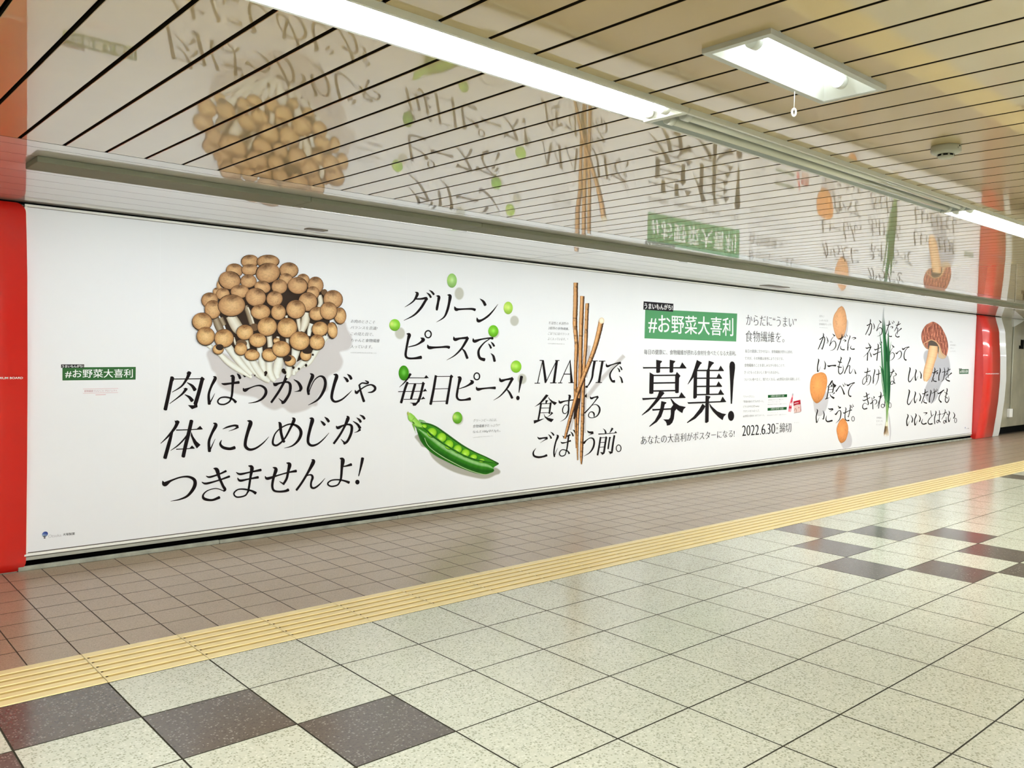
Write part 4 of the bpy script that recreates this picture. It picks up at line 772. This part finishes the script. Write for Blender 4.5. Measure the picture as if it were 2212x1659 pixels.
# burdock sticks
for t in ('2010,260,100 1800,480,100 1500,800,110 1260,1100,100', '1170,60,40 1130,700,36 1080,1100,30', '1310,60,90 1280,500,80 1265,700,40', '1240,900,60 1235,1500,46 1232,1800,40', '1000,1500,60 940,1740,60'):
    pr = Print(FD, 1); lanes(pr, t, [PAP, mix(PAP, SH, .8), SH, SH, mix(PAP, SH, .8), PAP], 6); pr.finish('burdock_shadow', 'printed grey shadow')
BK = [ink((168, 112, 62)), ink((214, 162, 108)), ink((232, 184, 130)), ink((218, 166, 112)), ink((168, 116, 70)), ink((72, 44, 26)), ink((40, 26, 20))]
BKL = [ink((120, 72, 40)), ink((190, 132, 80)), ink((226, 172, 112)), ink((200, 146, 92)), ink((110, 66, 38)), ink((50, 28, 16)), ink((34, 20, 12))]
for t, lay in (('1243.5,610.5,9.8 1243,660,9.8 1242,700,9.6 1245,745,8.4 1243.6,792,7.6 1242.8,848.5,7 1243.2,899,5 1243.6,930,4 1244.6,968,2.4', 16),
               ('1257.7,639.5,9 1255.4,700,9.2 1254,751,8.8 1253,816,8.6 1251,850,7.6 1249,888,6.2 1247.6,930,4.6 1247.2,970,3.6 1247.8,994,2.6', 17),
               ('1268.4,655,8 1266.4,700,8 1264.6,751,7.6 1261,801,7.2 1259,865,7.6 1258,910,7.6 1257,950,7 1255.6,985,6.4 1255.8,1003,2.6', 18),
               ('1299,692,11.4 1294,716,10.8 1286,746.5,10 1276,775,9.4 1265.6,801,9 1255,828,8.8 1247,848.5,8.8 1238,880,7.8 1230,909,7 1225,928,6.2 1220,947.6,5.4', 20)):
    p = Print(FPX0, lay); Q = crom(parse(t), 16)
    Q = [(q[0]+random.uniform(-.12, .12), q[1], q[2]*random.uniform(.95, 1.05)) for q in Q]
    Q = [(q[0], q[1], q[2]) for q in Q]
    A, B, _ = sides(Q); low = len(Q)
    m = len(BK); rows = []
    for i, (a, b) in enumerate(zip(A, B)):
        f = random.uniform(.9, 1.06); d = random.random() < (.10+.28*i/low); row = []
        for k in range(m):
            tt = k/(m-1); c = mix(BK[k], BKL[k], min(1, i/low*1.1)); c = tuple(v*f for v in c)
            if d and random.random() < .5: c = tuple(v*.4 for v in c)
            row.append((p.P(a[0]+(b[0]-a[0])*tt, a[1]+(b[1]-a[1])*tt), c))
        rows.append(row)
    if rows[0][0][0][0] > rows[0][-1][0][0]: rows = [list(zip([r[0] for r in reversed(row)], [c[1] for c in row])) for row in rows]
    for r0, r1 in zip(rows[:-1], rows[1:]):
        for k in range(m-1): p.face([r0[k][0], r0[k+1][0], r1[k+1][0], r1[k][0]], 0, [r0[k][1], r0[k+1][1], r1[k+1][1], r1[k][1]])
    if lay == 20:
        p.up(); shaded(p, 1299.2, 692.6, 5.8, 6.8, lambda x, y, r: mix(ink((250, 240, 216)), ink((226, 200, 160)), max(0, r-.5)*1.6), 4, 20)
        p.up(); lanes(p, '1249.5,860,7 1244,885,7 1240,905,4', [ink((44, 30, 22))]*3, 4)
    p.finish('burdock_picture', 'printed brown burdock stick' if lay < 20 else 'printed burdock stick slanting across the others')
# potatoes
def potato(fr, outline, shadow, lay, base, label, fade=14, grad=.5):
    p = Print(fr, 1)
    soft(p, loop(shadow), ink((206, 204, 208)), fade); p.y = WY*S-lay*LAY
    B = ink(base); H = ink(tuple(min(255, int(v*1.08+8)) for v in base)); D = ink(tuple(int(v*.62) for v in base))
    def fn(x, y, r):
        c = mix(B, H, math.exp(-((x+.1)**2+(y+.15)**2)/.25)*.8); c = mix(c, D, max(0, y-.35)**1.3*grad*1.6+max(0, r-.86)*2.0+max(0, x*.6+y*.3-.45)*grad)
        f = random.uniform(.93, 1.05) if random.random() < .93 else random.uniform(.72, .9); return tuple(v*f for v in c)
    poly_shaded(p, loop(outline), fn, 12); p.finish('potato_picture', label)
potato(FG, '710,195 760,228 800,330 822,470 815,600 790,720 740,830 690,865 640,850 590,760 550,600 545,480 570,370 620,290 660,225', '700,400 830,480 838,600 825,720 780,800 720,850 660,800', 3, (230, 172, 126), 'printed pale potato above the headline', grad=.25)
potato(FH, '300,38 380,62 420,130 430,240 405,380 370,500 320,590 230,655 160,610 110,500 88,380 95,230 130,120 200,62', '150,560 240,560 380,420 445,520 440,640 400,780 330,880 270,905 220,870 175,770', 16, (228, 152, 88), 'printed brown potato left of the headline')
potato(FH, '740,950 800,1000 840,1090 848,1200 830,1300 790,1400 710,1448 660,1390 630,1280 615,1180 640,1080 690,980', '690,1420 720,1360 840,1220 880,1250 912,1340 915,1440 880,1520 730,1546', 17, (226, 148, 86), 'printed brown potato under the last line')
# leek
pr = Print(FG, 1); lanes(pr, '1640,2250,10 1665,2420,40 1680,2560,44 1690,2700,40 1680,2880,10', [PAP, ink((206, 202, 206)), ink((200, 196, 200)), PAP], 6); pr.finish('leek_shadow', 'printed grey shadow')
pr = Print(FG, 18)
W0, W1 = ink((176, 188, 184)), ink((120, 146, 132)); GA, GB, GC, GD = ink((18, 66, 36)), ink((30, 96, 52)), ink((70, 140, 84)), ink((150, 196, 150))
def leaf(t, cols, n=8):
    Q = crom(parse(t), n); A, B, _ = sides(Q); N = len(Q); m = len(cols[0]); rows = []
    for i, (a, b) in enumerate(zip(A, B)):
        f = i/(N-1)*(len(cols)-1); j = min(int(f), len(cols)-2); w = f-j
        rows.append([(pr.P(b[0]+(a[0]-b[0])*k/(m-1), b[1]+(a[1]-b[1])*k/(m-1)), mix(cols[j][k], cols[j+1][k], w)) for k in range(m)])
    for r0, r1 in zip(rows[:-1], rows[1:]):
        for k in range(m-1): pr.face([r0[k][0], r0[k+1][0], r1[k+1][0], r1[k][0]], 0, [r0[k][1], r0[k+1][1], r1[k+1][1], r1[k][1]])
    pr.up()
top = [ink((150, 158, 158)), ink((226, 230, 230)), ink((160, 170, 168))]; mid = [GA, GB, GC]; low = [GA, GC, GD]
leaf('1700,900,3 1672,1150,18 1655,1500,28 1648,1900,26 1635,2150,14', [[GC]*3, mid, mid, low])
leaf('1470,700,3 1492,850,14 1512,1050,20 1530,1400,26 1570,1800,26 1605,2120,18', [[W1]*3, mid, mid, low])
leaf('1500,1450,4 1522,1700,14 1560,1950,18 1600,2130,16', [low, low, low])
leaf('1470,1390,3 1510,1440,16 1545,1650,24 1590,2000,24', [mid, mid, mid])
leaf('1652,650,4 1645,900,34 1642,1300,60 1656,1700,64 1650,2050,50 1632,2300,24', [[W1]*3, mid, mid, mid, low])
leaf('1558,235,2 1550,400,22 1556,600,60 1568,800,56 1580,1100,60 1592,1500,74 1606,1900,60 1616,2250,30', [top, top, [GB, W1, GA], mid, mid, mid, [GA, GB, GB], low])
leaf('1590,800,4 1604,1000,30 1618,1300,44 1626,1700,44 1626,2050,34 1622,2300,18', [mid, [GA, GA, GB], [GA, GB, GA], mid, low])
leaf('1616,1300,4 1618,1600,12 1622,1900,14 1620,2200,12', [[GD]*3, [GC]*3, [GD]*3])
leaf('1612,2080,40 1620,2200,44 1622,2350,38 1618,2460,38 1612,2560,52 1606,2610,60', [low, [ink((128, 176, 84)), ink((200, 226, 160)), ink((120, 170, 90))], [ink((150, 184, 110)), ink((226, 236, 196)), ink((150, 180, 110))], [ink((214, 214, 176)), ink((240, 238, 214)), ink((206, 204, 168))], [ink((206, 186, 140)), ink((236, 224, 186)), ink((206, 186, 144))]])
leaf('1618,2150,6 1620,2300,14 1616,2500,6', [[ink((60, 110, 40))]*3, [ink((70, 120, 46))]*3])
for k in range(26):
    x = random.uniform(1578, 1636); dx = (x-1607)*1.1+random.uniform(-8, 8)
    brush(pr, f'{x},2585,5 {x+dx*.5},2680,4 {x+dx},{random.uniform(2730,2800)},2', ink(random.choice([(222, 180, 124), (206, 150, 92), (236, 210, 166)])), 4)
pr.finish('leek_picture', 'printed bundle of thin green leeks with pale roots')
# single mushroom
pr = Print(FJ, 1)
soft(pr, loop('620,1280 640,1180 720,1160 860,1200 980,1240 1010,1300 1026,1400 1020,1500 960,1600 900,1660 850,1780 830,1880 780,1960 730,1990 680,1960 640,1880 640,1780 700,1600 660,1420'), ink((190, 190, 196)), 16)
pr.finish('shiitake_shadow', 'printed grey shadow')
pr = Print(FJ, 16)
RB, RH, RD, RT = ink((168, 100, 82)), ink((226, 150, 122)), ink((92, 46, 38)), ink((196, 158, 122))
poly_shaded(pr, loop('740,702 800,712 880,770 930,850 975,950 1000,1060 997,1170 962,1272 905,1290 855,1262 830,1180 760,1120 690,1142 640,1115 595,1040 575,950 582,870 620,790 670,735'),
            lambda x, y, r: mix(mix(mix(RB, RH, max(0, math.sin(x*31+y*9+random.uniform(-.6, .6)))*.9), RD, max(0, -math.sin(x*27-y*7+random.uniform(-.8, .8)))*.75), RT, max(0, r-.80)*3.5*(1 if (x < -.4 and y > .1) or y > .75 else 0)), 16); pr.up()
pr.poly(loop('688,1150 690,1040 715,1000 770,1005 830,1050 862,1120 850,1180 760,1170'), ink((92, 82, 74))); pr.up()
pr.poly(loop('858,1060 880,1130 915,1200 965,1250 940,1285 885,1283 845,1258 850,1180'), ink((206, 184, 154))); pr.up()
brush(pr, '610,1050,10 680,1010,16 740,990,14 820,1030,16 862,1100,20 900,1200,22 950,1262,16', ink((214, 172, 132)), 6); pr.up()
lanes(pr, '770,1085,130 762,1160,150 745,1250,150 720,1340,140 690,1450,140 668,1540,130 652,1600,100 640,1650,50', [ink((214, 160, 116)), ink((240, 196, 150)), ink((246, 208, 164)), ink((240, 196, 150)), ink((210, 160, 118))], 9, .06)
pr.finish('shiitake_picture', 'printed single brown-capped mushroom with a thick pale stem')
# drink bottle and pouch
pr = Print(FV, 4)
lanes(pr, '1466,335,26 1462,365,34 1458,400,28 1445,450,40 1430,520,58 1418,590,66 1405,660,72 1394,720,72 1386,770,60', [ink((216, 120, 130)), ink((240, 190, 196)), ink((222, 110, 124)), ink((236, 180, 188))], 5); pr.up()
lanes(pr, '1468,332,24 1462,372,34', [ink((120, 116, 124)), ink((220, 220, 222)), ink((110, 106, 114))], 3)
for t, c in (('1455,425,28 1436,545,30', (206, 60, 84)), ('1408,640,62 1398,690,62', (200, 40, 66)), ('1424,570,40 1416,612,40', (244, 236, 240))): brush(pr, t, ink(c), 4, cap=False)
pr.finish('bottle_picture', 'printed slim pink bottle')
pr = Print(FV, 4)
pr.poly([(1478, 520), (1646, 480), (1668, 745), (1650, 775), (1496, 803)], ink((226, 196, 190))); pr.up()
pr.poly([(1478, 522), (1646, 482), (1652, 590), (1560, 598), (1484, 630)], ink((168, 24, 44))); pr.up()
brush(pr, '1500,575,12 1545,560,14 1600,550,12', ink((240, 220, 222)), 4); pr.poly([(1646, 482), (1668, 745), (1652, 775)], ink((150, 60, 64)))
brush(pr, '1500,760,10 1520,690,14 1550,720,16 1545,780,10', ink((182, 130, 110)), 4); disc(pr, 1610, 670, 14, 16, ink((204, 120, 120)))
brush(pr, '1496,800,8 1652,772,8', ink((90, 60, 56)), 2)
pr.finish('pouch_picture', 'printed red and white pouch')

# ------------------------------------------------------------------ red side panels
def bow(z, prof):
    for (z0, d0), (z1, d1) in zip(prof[:-1], prof[1:]):
        if z0 <= z <= z1:
            t = (z-z0)/(z1-z0); t2 = t*t*(3-2*t)*.35+t*.65; return d0+(d1-d0)*t2
    return prof[-1][1]
PROF = [(0.0, .14), (.3, .19), (1.18, .28), (1.66, .325), (2.58, .36), (3.46, .33), (4.65, .24), (5.34, .06)]
PROFL = [(0.0, .0), (.9, .05), (1.6, .09), (2.94, .13), (4.27, .12), (4.73, .09), (5.34, .03)]
def red_panel(name, x0, x1, xw, prof, label, ret_left, round_right=0.0):
    root = empty(name, U((x0+x1)/2, WY, 0)); tag(root, label, 'wall panel'); off = root.location.copy()
    def add(mb, n, m, lab=None):
        o = mb.build(n, m); o.parent = root; o.matrix_parent_inverse = Matrix.Translation(-off)
        if lab: o['label'] = lab
        return o
    N = 40; zb, zt = .012, 5.335
    zs = [zb+(zt-zb)*k/N for k in range(N+1)]
    if round_right: zs = sorted(zs+[zb+round_right*t for t in (.03, .1, .2, .35, .6, .8, 1)]+[zt-round_right*t for t in (.03, .1, .2, .35, .6, .8, 1)])
    def xr(z):
        if not round_right: return x1
        e = min(z-zb, zt-z)
        if e >= round_right: return x1
        t = 1-e/round_right; return x1-round_right*(1-math.sqrt(max(0, 1-t*t)))
    f = MB(); T = .02
    for a, b in zip(zs[:-1], zs[1:]):
        ya, yb = WY-bow(a, prof), WY-bow(b, prof)
        f.face([U(x0, ya, a), U(xr(a), ya, a), U(xr(b), yb, b), U(x0, yb, b)], 0, smooth=True)
        f.face([U(x0, WY+.05, a), U(x0, ya, a), U(x0, yb, b), U(x0, WY+.05, b)], 0)
        f.face([U(xr(a), ya, a), U(xr(a), WY+.05, a), U(xr(b), WY+.05, b), U(xr(b), yb, b)], 0)
    f.face([U(x0, WY-bow(zt, prof), zt), U(xr(zt), WY-bow(zt, prof), zt), U(xr(zt), WY+.05, zt), U(x0, WY+.05, zt)], 0)
    add(f, 'red_face', M_RED)
    if xw:
        w = MB(); xa, xb = xw
        for a, b in zip(zs[:-1], zs[1:]):
            ya, yb = WY-bow(a, prof), WY-bow(b, prof)
            w.face([U(xa, ya, a), U(xb, ya, a), U(xb, yb, b), U(xa, yb, b)], 0, smooth=True)
            for xx, s in ((xa, 1), (xb, 0)): w.face([U(xx, WY+.05, a), U(xx, ya, a), U(xx, yb, b), U(xx, WY+.05, b)], 0)
        add(w, 'white_edge', M_WHITEP, 'white edge band')
    return root, add
lp, ladd = red_panel('red_wall_panel', -2.4, .305, (-3.3, -2.42), PROFL, 'bowed red panel at the left end of the poster board, lettered in white', True, .13)
rp, radd = red_panel('red_wall_panel', 36.30, 38.28, (38.30, 39.05), PROF, 'bowed red panel with a white edge at the far right end of the poster board', True)
def panel_text(add, xe, z, h, w, y, n):
    cu_ = bpy.data.curves.new('type', 'FONT'); cu_.body = n; cu_.size = 1; cu_.offset = 0.012
    o = bpy.data.objects.new('type', cu_); COL.objects.link(o); bpy.context.view_layer.update()
    me = bpy.data.meshes.new_from_object(o.evaluated_get(bpy.context.evaluated_depsgraph_get()))
    bpy.data.objects.remove(o); bpy.data.curves.remove(cu_)
    xs = [v.co.x for v in me.vertices]; ysv = [v.co.y for v in me.vertices]; mb = MB()
    for p in me.polygons:
        mb.face([U(xe-w+w*(me.vertices[i].co.x-min(xs))/(max(xs)-min(xs)), y, z+h*(me.vertices[i].co.y-min(ysv))/(max(ysv)-min(ysv))) for i in p.vertices])
    bpy.data.meshes.remove(me); add(mb, 'panel_lettering', M_CORD, 'small white lettering')
panel_text(ladd, .245, 2.818, .030, .385, WY-.1335, 'PREMIUM BOARD')
panel_text(radd, 38.1, 2.80, .045, 1.55, WY-.3605, 'PREMIUM BOARD')

# ------------------------------------------------------------------ ceiling lamps
def fixture(x0, x1, yc, lit, label, group=None):
    z0 = HC*S; y0, y1 = (yc-.235)*S, (yc+.235)*S; xa, xb = x0*S+.001, x1*S-.001; d = .019
    root = empty('fluorescent_fixture', ((xa+xb)/2, yc*S, z0)); tag(root, label, 'ceiling light', group); off = root.location.copy()
    def add(mb, n, m, lab=None):
        o = mb.build(n, m); o.parent = root; o.matrix_parent_inverse = Matrix.Translation(-off)
        if lab: o['label'] = lab
        return o
    r = .011; zr = z0-d
    f = MB()
    f.box((xa, y0, zr), (xb, y0+r, z0+.002), 0); f.box((xa, y1-r, z0-.011), (xb, y1, z0+.002), 0)
    f.box((xa, y0+r, z0-.016), (xa+.012, y1-r, z0+.045), 0); f.box((xb-.012, y0+r, z0-.016), (xb, y1-r, z0+.045), 0)
    add(f, 'frame', M_FIX)
    g = MB(); yi0, yi1 = y0+r, y1-r; zt_ = z0+.042
    for (ya, za), (yb, zb_) in (((yi0, zr+.001), (yi0+.022, zt_)), ((yi0+.022, zt_), (yc*S-.012, zt_)), ((yc*S-.012, zt_), (yc*S, z0-.004)), ((yc*S, z0-.004), (yc*S+.012, zt_)), ((yc*S+.012, zt_), (yi1-.045, zt_)), ((yi1-.045, zt_), (yi1, z0-.010))):
        g.face([(xa+.012, ya, za), (xb-.012, ya, za), (xb-.012, yb, zb_), (xa+.012, yb, zb_)], 0)
    for xe, s in ((xa+.012, .03), (xb-.012, -.03)):
        g.face([(xe, yi0, z0-.016), (xe, yi1, z0-.010), (xe+s, yi1-.045, zt_-.001), (xe+s, yi0+.022, zt_-.001)], 0)
    add(g, 'reflector', M_REFL if lit else M_REFLSH)  # unlit reflector: shade painted in as a darker grey
    for yt in (yc*S-.040, yc*S+.030):
        t = MB(); t.tube((xa+.075, yt, z0-.003), (xb-.075, yt, z0-.003), .0155, 18); add(t, 'tube', M_TUBE if lit else M_TUBEOFF)
        for xh, sg in ((xa+.045, 1), (xb-.045, -1)):
            h = MB(); h.tube((xh, yt, z0-.003), (xh+sg*.032, yt, z0-.003), .019, 18); h.box((xh-.006, yt-.016, z0-.003), (xh+.006, yt+.016, z0+.041)); add(h, 'lamp_holder', M_FIX)
    return root
YA = -4.285
fixture(-15.1+6.05, -2.98, YA, True, 'lit fluorescent ceiling fixture out of view on the left, in line with the near one')
fixture(-2.98, 3.10, YA, True, 'lit twin-tube fluorescent ceiling fixture crossing the top left of the view')
fixture(3.10, 9.22, YA, False, 'unlit twin-tube ceiling fixture with reflector greyed for shade between the two lit ones')
fixture(9.22, 15.3, YA, True, 'lit fluorescent ceiling fixture cut by the right edge of the view')
for k in range(5): fixture(15.3+6.08*k, 21.38+6.08*k, YA, True, 'lit fluorescent fixture further along the same row, past the right edge', 'fixtures further along the row')
for k in range(7): fixture(-8.0+7.4*k, -1.92+7.4*k, -13.2, True, 'lit fluorescent fixture of the second row behind the viewer', 'second row of ceiling fixtures')
# small recessed lamp with pull cord
def recessed(x0, x1, y0, y1):
    z0 = HC*S; xa, xb, ya, yb = x0*S, x1*S, y0*S, y1*S; d = .014; r = .020
    root = empty('recessed_lamp', ((xa+xb)/2, (ya+yb)/2, z0)); tag(root, 'small lit rectangular recessed lamp with a hanging pull cord, white metal frame', 'ceiling light'); off = root.location.copy()
    def add(mb, n, m, par=None):
        o = mb.build(n, m); o.parent = par or root
        if par is None: o.matrix_parent_inverse = Matrix.Translation(-off)
        return o
    f = MB()
    f.box((xa, ya, z0-d), (xb, ya+r, z0+.003)); f.box((xa, yb-r, z0-d), (xb, yb, z0+.003)); f.box((xa, ya+r, z0-d), (xa+r, yb-r, z0+.003)); f.box((xb-r, ya+r, z0-d), (xb, yb-r, z0+.003))
    add(f, 'frame', M_FIXB)
    g = MB(); A = [(xa+r, ya+r), (xb-r, ya+r), (xb-r, yb-r), (xa+r, yb-r)]; i1, i2 = .07, .035; zt_ = z0+.06
    B = [(xa+r+i1, ya+r+i2), (xb-r-i1, ya+r+i2), (xb-r-i1, yb-r-i2), (xa+r+i1, yb-r-i2)]
    for k in range(4):
        j = (k+1) % 4; g.face([(*A[k], z0-d+.002), (*A[j], z0-d+.002), (*B[j], zt_), (*B[k], zt_)])
    g.face([(*p, zt_) for p in B]); add(g, 'reflector', M_REFL)
    t = MB(); yc = (ya+yb)/2; t.tube((xa+.11, yc, z0+.016), (xb-.10, yc, z0+.016), .0175, 20); add(t, 'tube', M_TUBEB)
    for xh in (xa+.075, xb-.10):
        h = MB(); h.tube((xh, yc, z0+.016), (xh+.028, yc, z0+.016), .021, 20); h.box((xh+.004, yc-.018, z0+.014), (xh+.024, yc+.018, z0+.058)); add(h, 'lamp_holder', M_FIX)
    c = MB(); xc, yk = 3.203*S, yb-.010; c.tube((xc, yk, z0-d), (xc, yk, 5.205*S), .0013, 10)
    cord = add(c, 'pull_cord', M_CORD)
    rg = MB(); n = 20; cz = 5.174*S; R1, R2, q = .0062, .0115, .0028
    for k in range(n):
        for m in range(8):
            def pt(a, b):
                t0, s0 = 2*math.pi*a/n, 2*math.pi*b/8
                return (xc+(R1+q*math.cos(s0))*math.cos(t0)*.86-(R1+q*math.cos(s0))*0, yk+q*math.sin(s0)+(R1+q*math.cos(s0))*math.cos(t0)*-.5, cz+(R2+q*math.cos(s0))*math.sin(t0))
            rg.face([pt(k, m), pt(k+1, m), pt(k+1, m+1), pt(k, m+1)], smooth=True)
    o = rg.build('pull_ring', M_CORD); o.parent = cord
    return root
recessed(2.09, 3.637, -5.876, -5.372)
# smoke detector
SD = U(5.755, -5.475, HC)
sd = empty('smoke_detector', SD); tag(sd, 'round off-white smoke detector on the beige slatted ceiling near the upper right', 'smoke detector')
def sadd(mb, n, m):
    o = mb.build(n, m); o.parent = sd; return o
b = MB(); b.lathe([(0, .001), (.052, .001), (.054, -.004), (.054, -.022), (.050, -.027), (.040, -.031), (.0, -.031)], (0, 0, 0), 48); sadd(b, 'base', M_PLAS)
b = MB(); b.lathe([(.0, -.0305), (.030, -.0305), (.030, -.038), (.028, -.043), (.022, -.047), (0, -.048)], (0, 0, 0), 40); sadd(b, 'sensor_head', M_PLAS)
for k in range(8):
    a = math.radians(20+45*k); v = MB(); pts = []
    for z in (-.033, -.0395):
        for t in (-.27, -.09, .09, .27): pts.append((.0305*math.cos(a+t), .0305*math.sin(a+t), z))
    for q in range(3): v.face([pts[q], pts[q+1], pts[q+5], pts[q+4]])
    sadd(v, 'vent_slot', M_BLK)
v = MB(); a = math.radians(-140)
for ac, zc, w, h in ((-98, -.0075, .006, .006), (-108, -.015, .0022, .007)):
    a = math.radians(ac); c_ = Vector((.0545*math.cos(a), .0545*math.sin(a), zc)); t_ = Vector((-math.sin(a), math.cos(a), 0))
    v.face([c_-t_*w/2+Vector((0, 0, h/2)), c_+t_*w/2+Vector((0, 0, h/2)), c_+t_*w/2-Vector((0, 0, h/2)), c_-t_*w/2-Vector((0, 0, h/2))])
sadd(v, 'side_notches', M_BLK)

# ------------------------------------------------------------------ small things on soffit and far wall
p = MB(); p.box(U(4.34, 4.18, HC-.012), U(4.70, 4.36, HC-.0005)); o = p.build('soffit_plate', mat('brown_plate', (.16, .13, .10), .5)); bevel(o, .002); tag(o, 'small brown rectangular plate on the white soffit above the mushroom headline', 'plate')
p = MB(); p.box(U(18.4, 4.10, HC-.012), U(19.5, 4.40, HC-.0005)); o = p.build('soffit_plate', MATS['brown_plate']); bevel(o, .002); tag(o, 'small brown plate on the white soffit above the last headlines at the right', 'plate')
cd = empty('conduit', U(40.9, WY+.06, 1.1)); tag(cd, 'thin white vertical cable conduit ending in a small white box on the far right wall', 'conduit'); off = cd.location.copy()
def cadd(mb, n, m):
    o = mb.build(n, m); o.parent = cd; o.matrix_parent_inverse = Matrix.Translation(-off); return o
t = MB(); t.tube(U(40.95, WY+.03, 1.16), U(40.95, WY+.03, 5.05), .013, 12); cadd(t, 'pipe', M_PLAS)
t = MB(); t.box(U(40.62, WY-.06, .78), U(41.02, WY+.06, 1.17)); bevel(cadd(t, 'outlet_box', M_CORD), .004)
t = MB(); t.face([U(40.7, WY-.02, 5.35), U(42.2, WY-.02, 5.35), U(41.9, WY-.02, 5.25), U(40.8, WY-.02, 4.98)]); t.face([U(40.7, WY-.02, 5.35), U(40.8, WY-.02, 4.98), U(40.8, WY+.06, 4.98), U(40.7, WY+.06, 5.35)]); t.face([U(40.8, WY-.02, 4.98), U(41.9, WY-.02, 5.25), U(41.9, WY+.06, 5.25), U(40.8, WY+.06, 4.98)]); cadd(t, 'bracket', M_WHITEP)
p = MB(); p.box(U(41.10, WY+.03, .80), U(41.36, WY+.07, 1.15)); tag(p.build('recess_shade_patch', mat('recess_shade', (.06, .055, .045), .6)), 'dark patch standing for a shaded cover on the far right wall beside the small white outlet box', 'recess')  # dark box paints the shade of a recess
for nm, xs_, lab in (('wall_marks', [(42.05, 42.45), (42.70, 43.05)], 'small upright black marks high on the far right wall'),):  # black marks set as thin boxes on the wall
    r_ = empty(nm, U(42.4, WY+.06, 4.1)); tag(r_, lab, 'marks'); of = r_.location.copy()
    for a, b_ in xs_:
        q = MB(); q.box(U(a, WY+.045, 3.98), U(b_, WY+.062, 4.42)); o = q.build('black_mark', M_BLK); o.parent = r_; o.matrix_parent_inverse = Matrix.Translation(-of)
    q = MB(); q.box(U(41.85, WY+.045, 3.98), U(42.03, WY+.062, 4.14)); o = q.build('black_mark', M_BLK); o.parent = r_; o.matrix_parent_inverse = Matrix.Translation(-of)
